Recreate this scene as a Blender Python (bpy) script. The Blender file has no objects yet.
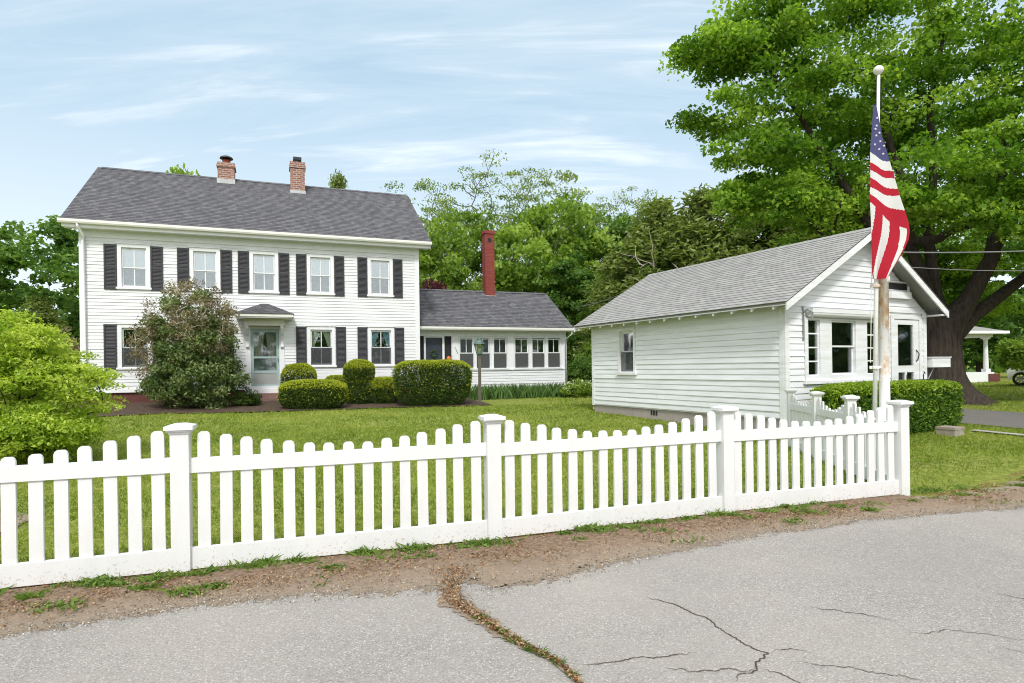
import bpy, math, random
import numpy as np
from mathutils import Vector, Matrix
R = math.radians
random.seed(7)
RNG = np.random.default_rng(11)
S = bpy.context.scene
COL = S.collection

# ------------------------------------------------------------------ object helpers
def tag(o, label=None, cat=None, group=None, kind=None):
    if label: o['label'] = label
    if cat: o['category'] = cat
    if group: o['group'] = group
    if kind: o['kind'] = kind
    return o

def empty(name, loc=(0, 0, 0), rz=0, label=None, cat=None, group=None):
    o = bpy.data.objects.new(name, None)
    o.empty_display_size = .2
    o.location = loc
    o.rotation_euler = (0, 0, rz)
    COL.objects.link(o)
    return tag(o, label, cat, group)

def copy_tree(o, parent=None):
    c = o.copy()
    COL.objects.link(c)
    c.parent = parent
    for ch in o.children:
        copy_tree(ch, c)
    return c

def link_mesh(name, me, parent=None):
    o = bpy.data.objects.new(name, me)
    COL.objects.link(o)
    o.parent = parent
    return o

class MB:
    """collects faces, builds ONE mesh object"""
    def __init__(s, off=(0, 0, 0)):
        s.v = []; s.f = []; s.m = []; s.uv = []; s.off = off
    def face(s, pts, m=0, uv=None):
        i = len(s.v)
        s.v += [tuple(p) for p in pts]
        s.f.append(tuple(range(i, i + len(pts)))); s.m.append(m)
        s.uv += list(uv) if uv else [(0., 0.)] * len(pts)
    def box(s, x0, x1, y0, y1, z0, z1, m=0, T=None):
        if x0 > x1: x0, x1 = x1, x0
        if y0 > y1: y0, y1 = y1, y0
        if z0 > z1: z0, z1 = z1, z0
        p = [(x, y, z) for z in (z0, z1) for y in (y0, y1) for x in (x0, x1)]
        if T: p = [T(*q) for q in p]
        for q in ((0, 2, 3, 1), (4, 5, 7, 6), (0, 1, 5, 4), (2, 6, 7, 3), (0, 4, 6, 2), (1, 3, 7, 5)):
            s.face([p[k] for k in q], m)
    def prism(s, poly, d0, d1, m=0, T=None):
        """poly in (a,b), extruded along third coordinate; T maps (a,b,d)"""
        T = T or (lambda a, b, d: (a, b, d))
        n = len(poly)
        A = [T(a, b, d0) for a, b in poly]; B = [T(a, b, d1) for a, b in poly]
        s.face(A[::-1], m); s.face(B, m)
        for i in range(n):
            j = (i + 1) % n
            s.face([A[i], A[j], B[j], B[i]], m)
    def tube(s, pts, rad, n=8, m=0, caps=True):
        pts = [Vector(p) for p in pts]
        if not hasattr(rad, '__len__'): rad = [rad] * len(pts)
        rings = []
        for i, p in enumerate(pts):
            d = (pts[min(i + 1, len(pts) - 1)] - pts[max(i - 1, 0)]).normalized()
            a = Vector((0, 0, 1)) if abs(d.z) < .9 else Vector((1, 0, 0))
            u = d.cross(a).normalized(); w = d.cross(u).normalized()
            rings.append([p + (u * math.cos(2 * math.pi * k / n) + w * math.sin(2 * math.pi * k / n)) * rad[i] for k in range(n)])
        base = len(s.v)
        for r in rings:
            s.v += [tuple(q) for q in r]
        for i in range(len(rings) - 1):
            for k in range(n):
                a = base + i * n + k; b = base + i * n + (k + 1) % n
                s.f.append((a, b, b + n, a + n)); s.m.append(m); s.uv += [(0., 0.)] * 4
        if caps:
            s.f.append(tuple(base + k for k in range(n))[::-1]); s.m.append(m); s.uv += [(0., 0.)] * n
            e = base + (len(rings) - 1) * n
            s.f.append(tuple(e + k for k in range(n))); s.m.append(m); s.uv += [(0., 0.)] * n
    def lathe(s, prof, c=(0, 0, 0), n=16, m=0):
        base = len(s.v)
        for r, z in prof:
            s.v += [(c[0] + r * math.cos(2 * math.pi * k / n), c[1] + r * math.sin(2 * math.pi * k / n), c[2] + z) for k in range(n)]
        for i in range(len(prof) - 1):
            for k in range(n):
                a = base + i * n + k; b = base + i * n + (k + 1) % n
                s.f.append((a, b, b + n, a + n)); s.m.append(m); s.uv += [(0., 0.)] * 4
    def build(s, name, mats, parent=None, smooth=False):
        me = bpy.data.meshes.new(name)
        o = s.off
        me.from_pydata([(x - o[0], y - o[1], z - o[2]) for x, y, z in s.v], [], s.f)
        if not isinstance(mats, (list, tuple)): mats = [mats]
        for m in mats: me.materials.append(m)
        me.polygons.foreach_set('material_index', s.m)
        l = me.uv_layers.new(name='UVMap')
        l.data.foreach_set('uv', np.array(s.uv, dtype=np.float32).ravel())
        if smooth: me.polygons.foreach_set('use_smooth', [True] * len(s.f))
        me.update()
        return link_mesh(name, me, parent)

def np_mesh(name, V, F, mat, parent=None, tint=None, smooth=False):
    """V (n,3), F (m,k) -> one mesh object, tint = one colour per vertex (leaf to leaf variation)"""
    me = bpy.data.meshes.new(name)
    k = F.shape[1]
    me.vertices.add(len(V)); me.loops.add(F.size); me.polygons.add(len(F))
    me.vertices.foreach_set('co', np.ascontiguousarray(V, dtype=np.float32).ravel())
    me.loops.foreach_set('vertex_index', np.ascontiguousarray(F, dtype=np.int32).ravel())
    me.polygons.foreach_set('loop_start', np.arange(0, F.size, k, dtype=np.int32))
    me.polygons.foreach_set('loop_total', np.full(len(F), k, dtype=np.int32))
    if smooth: me.polygons.foreach_set('use_smooth', np.ones(len(F), dtype=bool))
    if tint is not None:
        a = me.attributes.new('tint', 'FLOAT', 'POINT')
        a.data.foreach_set('value', np.ascontiguousarray(tint, dtype=np.float32))
    me.materials.append(mat)
    me.update(calc_edges=True)
    return link_mesh(name, me, parent)

# ------------------------------------------------------------------ materials
def mat(name):
    m = bpy.data.materials.new(name); m.use_nodes = True
    nt = m.node_tree; nt.nodes.clear()
    out = nt.nodes.new('ShaderNodeOutputMaterial')
    return m, nt, out

class NT:
    def __init__(s, nt): s.nt = nt
    def n(s, t, **kw):
        x = s.nt.nodes.new(t)
        for k, v in kw.items():
            if k.startswith('i_'):
                key = k[2:].replace('_', ' ')
                x.inputs[int(key) if key.isdigit() else key].default_value = v
            else: setattr(x, k, v)
        return x
    def l(s, a, b): s.nt.links.new(a, b)
    def ramp(s, fac, stops):
        r = s.n('ShaderNodeValToRGB')
        e = r.color_ramp.elements
        while len(e) < len(stops): e.new(.5)
        for i, (p, c) in enumerate(stops):
            e[i].position = p
            e[i].color = c if len(c) == 4 else (*c, 1)
        s.l(fac, r.inputs[0]); return r.outputs[0]
    def noise(s, vec, scale, detail=4, rough=.55, mul=None):
        if mul:
            mp = s.n('ShaderNodeMapping'); mp.inputs['Scale'].default_value = mul; s.l(vec, mp.inputs[0]); vec = mp.outputs[0]
        x = s.n('ShaderNodeTexNoise'); x.inputs['Scale'].default_value = scale; x.inputs['Detail'].default_value = detail; x.inputs['Roughness'].default_value = rough
        s.l(vec, x.inputs['Vector']); return x.outputs[0]
    def mix(s, fac, a, b, mode='MIX'):
        x = s.n('ShaderNodeMix', data_type='RGBA', blend_type=mode)
        for k, v in ((0, fac), (6, a), (7, b)):
            if hasattr(v, 'is_linked'): s.l(v, x.inputs[k])
            elif k == 0: x.inputs[0].default_value = v
            else: x.inputs[k].default_value = (*v, 1)
        return x.outputs[2]
    def bump(s, h, strength=.3, dist=.01):
        b = s.n('ShaderNodeBump'); b.inputs['Strength'].default_value = strength; b.inputs['Distance'].default_value = dist
        s.l(h, b.inputs['Height']); return b.outputs[0]
    def pbsdf(s, out, col, rough=.6, spec=.3, metal=0, normal=None):
        p = s.n('ShaderNodeBsdfPrincipled')
        if hasattr(col, 'is_linked'): s.l(col, p.inputs['Base Color'])
        else: p.inputs['Base Color'].default_value = (*col, 1)
        if hasattr(rough, 'is_linked'): s.l(rough, p.inputs['Roughness'])
        else: p.inputs['Roughness'].default_value = rough
        p.inputs['Specular IOR Level'].default_value = spec
        p.inputs['Metallic'].default_value = metal
        if normal is not None: s.l(normal, p.inputs['Normal'])
        s.l(p.outputs[0], out.inputs[0]); return p

def simple(name, c, rough=.6, spec=.3, metal=0, var=.12, scale=8., bump=0, mul=None):
    m, nt, out = mat(name); N = NT(nt)
    tc = N.n('ShaderNodeTexCoord').outputs['Object']
    f = N.noise(tc, scale, 5, .6, mul)
    col = N.ramp(f, [(.3, tuple(x * (1 - var) for x in c)), (.7, tuple(min(1, x * (1 + var)) for x in c))])
    N.pbsdf(out, col, rough, spec, metal, N.bump(f, bump, .02) if bump else None)
    return m

def painted_boards(name, c, dirt, amt=.5, peel=(.42, .40, .37)):
    """old white paint: faint streaks along the boards, some peeled specks"""
    m, nt, out = mat(name); N = NT(nt)
    tc = N.n('ShaderNodeTexCoord').outputs['Object']
    a = N.noise(tc, 1.0, 6, .6, (1.2, 1.2, 14))
    b = N.noise(tc, .7, 4, .6, (1, 1, 1.4))
    col = N.ramp(a, [(.35, dirt), (.62, c)])
    col = N.mix(N.ramp(b, [(.35, (amt,) * 3), (.65, (0, 0, 0))]), col, dirt)
    p = N.noise(tc, 2.2, 5, .7, (2.2, 2.2, 16))
    pm = N.ramp(p, [(.69, (0, 0, 0)), (.72, (1, 1, 1))])
    col = N.mix(pm, col, peel)
    N.pbsdf(out, col, .62, .25, 0, N.bump(a, .15, .006))
    return m

def shingle_mat(name, c0, c1, c2):
    m, nt, out = mat(name); N = NT(nt)
    uv = N.n('ShaderNodeTexCoord').outputs['UV']
    br = N.n('ShaderNodeTexBrick', offset=.37, offset_frequency=2, squash=1.0)
    br.inputs['Scale'].default_value = 1; br.inputs['Mortar Size'].default_value = .006
    br.inputs['Brick Width'].default_value = .17; br.inputs['Row Height'].default_value = .14
    br.inputs['Color1'].default_value = (0, 0, 0, 1); br.inputs['Color2'].default_value = (1, 1, 1, 1); br.inputs['Mortar'].default_value = (0, 0, 0, 1)
    N.l(uv, br.inputs['Vector'])
    n = N.noise(uv, 9, 6, .75)
    big = N.noise(uv, .5, 3, .6)
    f = N.n('ShaderNodeMix', data_type='FLOAT'); f.inputs[0].default_value = .62
    N.l(br.outputs[0], f.inputs[2]); N.l(n, f.inputs[3])
    col = N.ramp(f.outputs[0], [(.15, c0), (.5, c1), (.9, c2)])
    col = N.mix(N.ramp(big, [(.3, (.22,) * 3), (.7, (0, 0, 0))]), col, c0)
    N.pbsdf(out, col, .9, .15, 0, N.bump(N.noise(uv, 60, 3, .6), .5, .01))
    return m

def brick_mat(name, a, b, mortar, w=.2, h=.07, ms=.011):
    m, nt, out = mat(name); N = NT(nt)
    tc = N.n('ShaderNodeTexCoord').outputs['Object']
    sx = N.n('ShaderNodeSeparateXYZ'); N.l(tc, sx.inputs[0])
    ad = N.n('ShaderNodeMath', operation='ADD'); N.l(sx.outputs[0], ad.inputs[0]); N.l(sx.outputs[1], ad.inputs[1])
    cb = N.n('ShaderNodeCombineXYZ'); N.l(ad.outputs[0], cb.inputs[0]); N.l(sx.outputs[2], cb.inputs[1])
    br = N.n('ShaderNodeTexBrick'); br.inputs['Scale'].default_value = 1
    br.inputs['Brick Width'].default_value = w; br.inputs['Row Height'].default_value = h; br.inputs['Mortar Size'].default_value = ms
    br.inputs['Color1'].default_value = (*a, 1); br.inputs['Color2'].default_value = (*b, 1); br.inputs['Mortar'].default_value = (*mortar, 1)
    N.l(cb.outputs[0], br.inputs['Vector'])
    n = N.noise(tc, 9, 5, .7)
    col = N.mix(N.ramp(n, [(.35, (.35,) * 3), (.7, (0, 0, 0))]), br.outputs[0], tuple(x * .55 for x in a))
    N.pbsdf(out, col, .85, .2, 0, N.bump(br.outputs['Fac'], .6, .01))
    return m

def leaf_mat(name, dark, mid, light, trans=.35, spec=.25):
    m, nt, out = mat(name); N = NT(nt)
    at = N.n('ShaderNodeAttribute', attribute_name='tint')
    col = N.ramp(at.outputs['Fac'], [(.0, dark), (.5, mid), (1., light)])
    p = N.n('ShaderNodeBsdfPrincipled'); N.l(col, p.inputs['Base Color'])
    p.inputs['Roughness'].default_value = .5; p.inputs['Specular IOR Level'].default_value = spec
    t = N.n('ShaderNodeBsdfTranslucent')
    tcol = N.mix(1.0, col, (1.15, 1.2, .55), 'MULTIPLY'); N.l(tcol, t.inputs['Color'])
    mx = N.n('ShaderNodeMixShader'); mx.inputs[0].default_value = trans
    N.l(p.outputs[0], mx.inputs[1]); N.l(t.outputs[0], mx.inputs[2]); N.l(mx.outputs[0], out.inputs[0])
    return m

def glass_mat(name, refl=.3, tint=(.9, .95, .95), rough=.02):
    m, nt, out = mat(name); N = NT(nt)
    tc = N.n('ShaderNodeTexCoord').outputs['Object']
    nb = N.bump(N.noise(tc, 2.5, 2, .5), .025, .05)
    g = N.n('ShaderNodeBsdfGlossy'); g.inputs['Roughness'].default_value = rough; g.inputs['Color'].default_value = (.95, .98, 1, 1); N.l(nb, g.inputs['Normal'])
    t = N.n('ShaderNodeBsdfTransparent'); t.inputs['Color'].default_value = (*tint, 1)
    lw = N.n('ShaderNodeLayerWeight'); lw.inputs['Blend'].default_value = .25
    mr = N.n('ShaderNodeMapRange'); mr.inputs['To Min'].default_value = refl; mr.inputs['To Max'].default_value = .9; N.l(lw.outputs['Fresnel'], mr.inputs[0])
    mx = N.n('ShaderNodeMixShader'); N.l(mr.outputs[0], mx.inputs[0]); N.l(t.outputs[0], mx.inputs[1]); N.l(g.outputs[0], mx.inputs[2]); N.l(mx.outputs[0], out.inputs[0])
    return m

M = {}
def vinyl():
    m, nt, out = mat('white_vinyl'); N = NT(nt)
    tc = N.n('ShaderNodeTexCoord').outputs['Object']
    a = N.noise(tc, 3, 5, .6, (3, 3, .6)); b = N.noise(tc, 45, 4, .7)
    col = N.ramp(a, [(.3, (.735, .735, .73)), (.65, (.78, .78, .78))])
    sx = N.n('ShaderNodeSeparateXYZ'); N.l(tc, sx.inputs[0])
    mr = N.n('ShaderNodeMapRange'); N.l(sx.outputs[2], mr.inputs[0]); mr.inputs['From Min'].default_value = .0; mr.inputs['From Max'].default_value = .22; mr.inputs['To Min'].default_value = .16; mr.inputs['To Max'].default_value = 0
    ad = N.n('ShaderNodeMath', operation='ADD'); N.l(b, ad.inputs[0]); N.l(mr.outputs[0], ad.inputs[1])
    col = N.mix(N.ramp(ad.outputs[0], [(.66, (0, 0, 0)), (.74, (.55,) * 3)]), col, (.42, .35, .27))
    N.pbsdf(out, col, .38, .4, 0, N.bump(a, .06, .01)); return m
M['white'] = vinyl()
M['trim'] = simple('white_trim', (.80, .81, .83), .5, .3, 0, .05, 5)
M['cream'] = simple('cream_gutter', (.77, .765, .72), .5, .3, 0, .05, 4)
M['siding'] = painted_boards('white_clapboard', (.80, .81, .83), (.70, .71, .72), .25)
M['shed_siding'] = painted_boards('weathered_white_clapboard', (.80, .815, .85), (.68, .69, .70), .35, (.36, .34, .31))
M['shed_trim'] = painted_boards('weathered_white_trim', (.80, .815, .845), (.66, .66, .64), .35)
M['roof'] = shingle_mat('grey_shingle', (.070, .070, .078), (.130, .128, .138), (.22, .217, .228))
M['shed_roof'] = shingle_mat('pale_grey_shingle', (.24, .237, .23), (.335, .33, .32), (.43, .425, .41))
M['shutter'] = simple('charcoal_shutter', (.048, .048, .055), .55, .3, 0, .15, 12)
M['dark'] = simple('dark_screen', (.03, .032, .034), .8, .2, 0, .2, 10)
M['screen'] = simple('grey_insect_screen', (.075, .08, .08), .6, .3, 0, .1, 6)
M['interior'] = simple('dim_room', (.10, .095, .09), .9, .1, 0, .2, 1)
M['brick'] = brick_mat('old_brick', (.24, .085, .055), (.40, .18, .12), (.46, .42, .38), .22, .085, .016)
M['red_brick'] = brick_mat('painted_red_brick', (.25, .055, .045), (.30, .08, .06), (.22, .06, .05), .2, .07, .008)
M['brick_dark'] = brick_mat('foundation_brick', (.15, .045, .04), (.19, .065, .055), (.14, .08, .07))
M['step_brick'] = brick_mat('step_brick', (.25, .13, .11), (.33, .19, .16), (.28, .22, .20))
M['block'] = brick_mat('concrete_block', (.36, .32, .29), (.42, .37, .34), (.30, .27, .25), 1.9, .5, .008)
M['flash'] = simple('lead_flashing', (.42, .43, .43), .5, .5, .3, .15, 6)
M['black_metal'] = simple('dark_metal', (.035, .035, .037), .5, .5, .5, .2, 9)
M['glass'] = glass_mat('window_glass', .16)
M['sky_glass'] = glass_mat('old_window_glass', .26)
M['dim_glass'] = glass_mat('porch_glass', .12, (.80, .82, .82), .04)
M['curtain_white'] = simple('cream_curtain', (.72, .70, .58), .9, .1, 0, .08, 6)
M['curtain_pale'] = simple('pale_shade', (.42, .47, .48), .9, .1, 0, .05, 4)
M['grey_blind'] = simple('grey_blind', (.20, .23, .24), .9, .1, 0, .3, 3)
M['curtain_blue'] = simple('pale_blue_curtain', (.42, .62, .72), .9, .1, 0, .08, 6)
M['door_green'] = simple('grey_green_door', (.34, .44, .43), .5, .3, 0, .06, 5)
M['door_screen'] = simple('door_screen', (.34, .35, .34), .6, .3, 0, .05, 5)
M['door_blue'] = simple('dark_blue_door', (.035, .045, .065), .4, .4, 0, .2, 5)
M['wreath'] = simple('wreath_leaves', (.05, .09, .03), .7, .2, 0, .4, 40)
M['orange'] = simple('orange_ornament', (.65, .17, .04), .5, .3)
M['copper'] = simple('verdigris_copper', (.10, .16, .14), .6, .4, .3, .25, 14)
M['lamp_glass'] = glass_mat('lantern_glass', .35, (.8, .9, .85))
M['old_wood'] = simple('grey_post_wood', (.13, .115, .10), .8, .2, 0, .25, 6, .3, (6, 6, .6))
M['steel_white'] = simple('white_pole_paint', (.74, .73, .70), .45, .4, 0, .08, 9)
M['concrete'] = simple('pale_concrete', (.40, .38, .35), .85, .2, 0, .15, 7, .2)
M['stone'] = simple('step_stone', (.34, .29, .25), .85, .2, 0, .2, 8, .3)
M['bark'] = simple('maple_bark', (.055, .044, .036), .9, .15, 0, .45, 5, .8, (3, 3, .6))
M['bark_grey'] = simple('grey_bark', (.11, .095, .08), .9, .15, 0, .35, 4, .5, (3, 3, .7))
M['bark_dark'] = simple('dark_bark', (.06, .05, .04), .9, .15, 0, .4, 4, .5, (3, 3, .7))
M['twig'] = simple('dead_twig', (.40, .35, .30), .9, .1, 0, .3, 4)
M['wire'] = simple('grey_wire', (.22, .22, .22), .6)
M['car_paint'] = simple('white_car_paint', (.78, .78, .78), .25, .6, 0, .01)
M['rubber'] = simple('tyre_rubber', (.025, .025, .026), .8, .3)
M['alloy'] = simple('alloy_wheel', (.45, .46, .47), .35, .5, .7)
M['red_lamp'] = simple('red_lamp_lens', (.35, .02, .02), .3, .5)
M['steel'] = simple('bare_steel', (.35, .36, .37), .4, .5, .7)

def rust_mat():
    m, nt, out = mat('rusty_white_post'); N = NT(nt)
    tc = N.n('ShaderNodeTexCoord').outputs['Object']
    a = N.noise(tc, 2.3, 8, .7, (2.2, 2.2, .7))
    b = N.noise(tc, 14, 5, .7, (1, 1, .5))
    s = N.n('ShaderNodeMath', operation='MULTIPLY_ADD'); N.l(b, s.inputs[0]); s.inputs[1].default_value = .35; N.l(a, s.inputs[2])
    sx = N.n('ShaderNodeSeparateXYZ'); N.l(tc, sx.inputs[0])
    hz = N.n('ShaderNodeMapRange'); N.l(sx.outputs[2], hz.inputs[0]); hz.inputs['From Min'].default_value = .3; hz.inputs['From Max'].default_value = 2.6; hz.inputs['To Min'].default_value = -.08; hz.inputs['To Max'].default_value = .045
    s2 = N.n('ShaderNodeMath', operation='ADD'); N.l(s.outputs[0], s2.inputs[0]); N.l(hz.outputs[0], s2.inputs[1])
    col = N.ramp(s2.outputs[0], [(.68, (.80, .79, .77)), (.75, (.68, .53, .38)), (.86, (.45, .22, .09))])
    N.pbsdf(out, col, .65, .3, 0, N.bump(s2.outputs[0], .3, .01))
    return m
M['rust'] = rust_mat()

L = {}
L['maple'] = leaf_mat('maple_leaf', (.075, .175, .016), (.20, .36, .034), (.40, .56, .08), .55)
L['lime'] = leaf_mat('lime_leaf', (.17, .29, .027), (.40, .54, .065), (.64, .73, .15), .45)
L['bright'] = leaf_mat('spring_leaf', (.10, .19, .027), (.235, .365, .055), (.40, .52, .11), .48)
L['locust'] = leaf_mat('locust_leaf', (.095, .16, .040), (.20, .295, .075), (.35, .43, .14), .45)
L['green'] = leaf_mat('green_leaf', (.055, .13, .026), (.13, .24, .048), (.23, .37, .085), .48)
L['cedar'] = leaf_mat('cedar_leaf', (.12, .17, .045), (.23, .30, .08), (.36, .43, .14), .42)
L['purple'] = leaf_mat('purple_leaf', (.045, .010, .018), (.10, .022, .035), (.18, .05, .07), .3)
L['rhodo'] = leaf_mat('shrub_leaf', (.050, .100, .026), (.135, .205, .062), (.30, .36, .15), .34, .4)
L['dry'] = leaf_mat('dry_brown_leaf', (.14, .105, .06), (.26, .21, .12), (.38, .34, .20), .3)
L['yew'] = leaf_mat('yew_needles', (.026, .058, .010), (.065, .12, .018), (.14, .20, .03), .25)
L['yew_new'] = leaf_mat('new_yew_growth', (.24, .30, .02), (.43, .49, .035), (.60, .63, .085), .35)
L['privet'] = leaf_mat('privet_leaf', (.040, .10, .014), (.10, .20, .022), (.22, .36, .04), .3)
L['privet_new'] = leaf_mat('new_privet_growth', (.16, .26, .02), (.27, .40, .03), (.42, .53, .07), .35)
L['iris'] = leaf_mat('iris_leaf', (.05, .11, .03), (.10, .19, .05), (.17, .28, .08), .3)
L['grass'] = leaf_mat('grass_blade', (.125, .195, .022), (.25, .335, .043), (.47, .48, .14), .40)
L['weed'] = leaf_mat('weed_leaf', (.06, .12, .02), (.13, .22, .04), (.24, .33, .08), .3)
L['chip'] = leaf_mat('dead_leaf_chip', (.10, .050, .025), (.30, .155, .07), (.50, .36, .22), .1)
L['grit'] = leaf_mat('pale_grit', (.12, .09, .07), (.30, .25, .20), (.55, .50, .44), 0)
L['petal'] = leaf_mat('white_petal', (.6, .62, .55), (.75, .76, .70), (.85, .85, .8), .3)

# ------------------------------------------------------------------ terrain
def g(y):
    t = min(max((y - 7) / 12, 0), 1)
    return .25 * t * t * (3 - 2 * t)
def gn(y):
    t = np.clip((y - 7) / 12, 0, 1)
    return .25 * t * t * (3 - 2 * t)
def vnoise(x, y, seed=0):
    """cheap smooth value noise on numpy arrays"""
    xi = np.floor(x).astype(int); yi = np.floor(y).astype(int)
    fx = x - xi; fy = y - yi
    def h(a, b):
        n = (a * 374761393 + b * 668265263 + seed * 974711) & 0x7fffffff
        n = (n ^ (n >> 13)) * 1274126177 & 0x7fffffff
        return (n & 0xffff) / 65535.
    sx = fx * fx * (3 - 2 * fx); sy = fy * fy * (3 - 2 * fy)
    return (h(xi, yi) * (1 - sx) + h(xi + 1, yi) * sx) * (1 - sy) + (h(xi, yi + 1) * (1 - sx) + h(xi + 1, yi + 1) * sx) * sy
def fbm(x, y, seed=0, o=4):
    s = 0; a = .5
    for i in range(o):
        s = s + a * vnoise(x * 2 ** i, y * 2 ** i, seed + i); a *= .5
    return s

def grid_mesh(name, P, m, parent=None, attrs=None):
    """P (r,c,3)"""
    r, c = P.shape[:2]
    I = np.arange(r * c).reshape(r, c)
    F = np.stack([I[:-1, :-1], I[:-1, 1:], I[1:, 1:], I[1:, :-1]], -1).reshape(-1, 4)
    o = np_mesh(name, P.reshape(-1, 3), F, m, parent, None, True)
    for k, v in (attrs or {}).items():
        a = o.data.attributes.new(k, 'FLOAT', 'POINT'); a.data.foreach_set('value', np.ascontiguousarray(v.ravel(), dtype=np.float32))
    return o

# fence line and road edge (metres)
POSTS = [(-4.80, 3.75, 1.125), (-2.48, 4.48, 1.12), (-0.18, 5.20, 1.10), (2.13, 6.03, 1.09), (4.35, 6.74, 1.08)]
EDGE = [(-60, -17.0), (-9, .95), (-4.2, 2.95), (-3.03, 3.39), (-2.5, 3.62), (-2.01, 3.83), (-1.41, 3.94), (-.77, 4.02), (-.52, 4.06), (-.43, 4.20), (-.33, 4.16), (-.12, 4.0), (.17, 4.12),
        (.63, 4.42), (.97, 4.64), (1.52, 4.92), (2.36, 5.33), (3.15, 5.63), (4.2, 5.92), (5.2, 6.12), (6.5, 6.3), (9, 6.7), (60, 17)]
EX = np.array([e[0] for e in EDGE]); EY = np.array([e[1] for e in EDGE])
FX = np.array([-60, -4.8, -2.48, -.18, 2.13, 4.35, 4.7, 5.33, 6.98, 9, 60.]); FY = np.array([-15., 3.75, 4.48, 5.2, 6.03, 6.74, 6.75, 7.05, 8.2, 8.8, 21.])

def ground_mat():
    m, nt, out = mat('lawn_ground'); N = NT(nt)
    tc = N.n('ShaderNodeTexCoord').outputs['Object']
    a = N.noise(tc, 1.1, 6, .65); b = N.noise(tc, 9, 6, .7); c = N.noise(tc, 40, 4, .7)
    col = N.ramp(b, [(.3, (.085, .115, .02)), (.5, (.19, .23, .04)), (.72, (.36, .36, .10))])
    col = N.mix(N.ramp(a, [(.55, (0, 0, 0)), (.75, (.6,) * 3)]), col, (.26, .24, .09))
    col = N.mix(N.ramp(c, [(.6, (0, 0, 0)), (.75, (.5,) * 3)]), col, (.20, .15, .09))
    N.pbsdf(out, col, .9, .1, 0, N.bump(b, .7, .05))
    return m
def dirt_mat():
    m, nt, out = mat('verge_dirt'); N = NT(nt)
    tc = N.n('ShaderNodeTexCoord').outputs['Object']
    at = N.n('ShaderNodeAttribute', attribute_name='side').outputs['Fac']
    a = N.noise(tc, 3, 6, .7); b = N.noise(tc, 22, 6, .75); c = N.noise(tc, 90, 3, .7)
    col = N.ramp(b, [(.28, (.080, .055, .038)), (.5, (.25, .172, .118)), (.74, (.44, .34, .245))])
    col = N.mix(N.ramp(a, [(.45, (0, 0, 0)), (.7, (.6,) * 3)]), col, (.29, .205, .14))
    # sandy washed-out soil next to the asphalt
    col = N.mix(N.ramp(at, [(.25, (.85,) * 3), (.58, (0, 0, 0))]), col, (.36, .29, .22))
    col = N.mix(N.ramp(c, [(.62, (0, 0, 0)), (.72, (.7,) * 3)]), col, (.42, .38, .33))
    p = N.pbsdf(out, col, .95, .1, 0, N.bump(b, 1, .03))
    # the soil thins out over the asphalt grain by grain
    e = N.noise(tc, 9, 8, .75); e2 = N.noise(tc, 70, 3, .8)
    sm = N.n('ShaderNodeMath', operation='MULTIPLY_ADD'); N.l(e2, sm.inputs[0]); sm.inputs[1].default_value = .5; N.l(e, sm.inputs[2])
    s2 = N.n('ShaderNodeMath', operation='MULTIPLY_ADD'); N.l(sm.outputs[0], s2.inputs[0]); s2.inputs[1].default_value = .55; N.l(at, s2.inputs[2])
    gt = N.n('ShaderNodeMath', operation='GREATER_THAN'); N.l(s2.outputs[0], gt.inputs[0]); gt.inputs[1].default_value = .56
    tr = N.n('ShaderNodeBsdfTransparent'); mx = N.n('ShaderNodeMixShader'); N.l(gt.outputs[0], mx.inputs[0]); N.l(tr.outputs[0], mx.inputs[1]); N.l(p.outputs[0], mx.inputs[2]); N.l(mx.outputs[0], out.inputs[0])
    return m
def asphalt_mat(name='weathered_asphalt', k=1.0):
    m, nt, out = mat(name); N = NT(nt)
    tc = N.n('ShaderNodeTexCoord').outputs['Object']
    a = N.noise(tc, .8, 6, .65); b = N.noise(tc, 60, 4, .8); v = N.n('ShaderNodeTexVoronoi'); v.inputs['Scale'].default_value = 150; N.l(tc, v.inputs['Vector'])
    sep = N.n('ShaderNodeSeparateColor'); N.l(v.outputs['Color'], sep.inputs[0])
    col = N.ramp(sep.outputs[0], [(.0, (.17 * k, .160 * k, .150 * k)), (.2, (.295 * k, .276 * k, .252 * k)), (.85, (.35 * k, .328 * k, .300 * k)), (.95, (.50 * k, .485 * k, .46 * k)), (1, (.60 * k, .585 * k, .56 * k))])
    col = N.mix(N.ramp(a, [(.35, (.35,) * 3), (.65, (0, 0, 0))]), col, (.265 * k, .248 * k, .228 * k))
    col = N.mix(N.ramp(b, [(.3, (.35,) * 3), (.5, (0, 0, 0))]), col, (.16 * k, .155 * k, .15 * k))
    w = N.noise(tc, .35, 5, .7)
    col = N.mix(N.ramp(w, [(.42, (0, 0, 0)), (.62, (.45,) * 3)]), col, (.42 * k, .385 * k, .345 * k))
    N.pbsdf(out, col, .9, .2, 0, N.bump(b, .6, .01))
    return m
M['ground'] = ground_mat(); M['dirt'] = dirt_mat(); M['asphalt'] = asphalt_mat(); M['drive'] = asphalt_mat('driveway_asphalt', .5)
M['mulch'] = simple('bark_mulch', (.090, .064, .048), .95, .1, 0, .5, 14, .8)
M['crack'] = simple('open_crack', (.085, .064, .046), .95, .05, 0, .4, 30)

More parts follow.
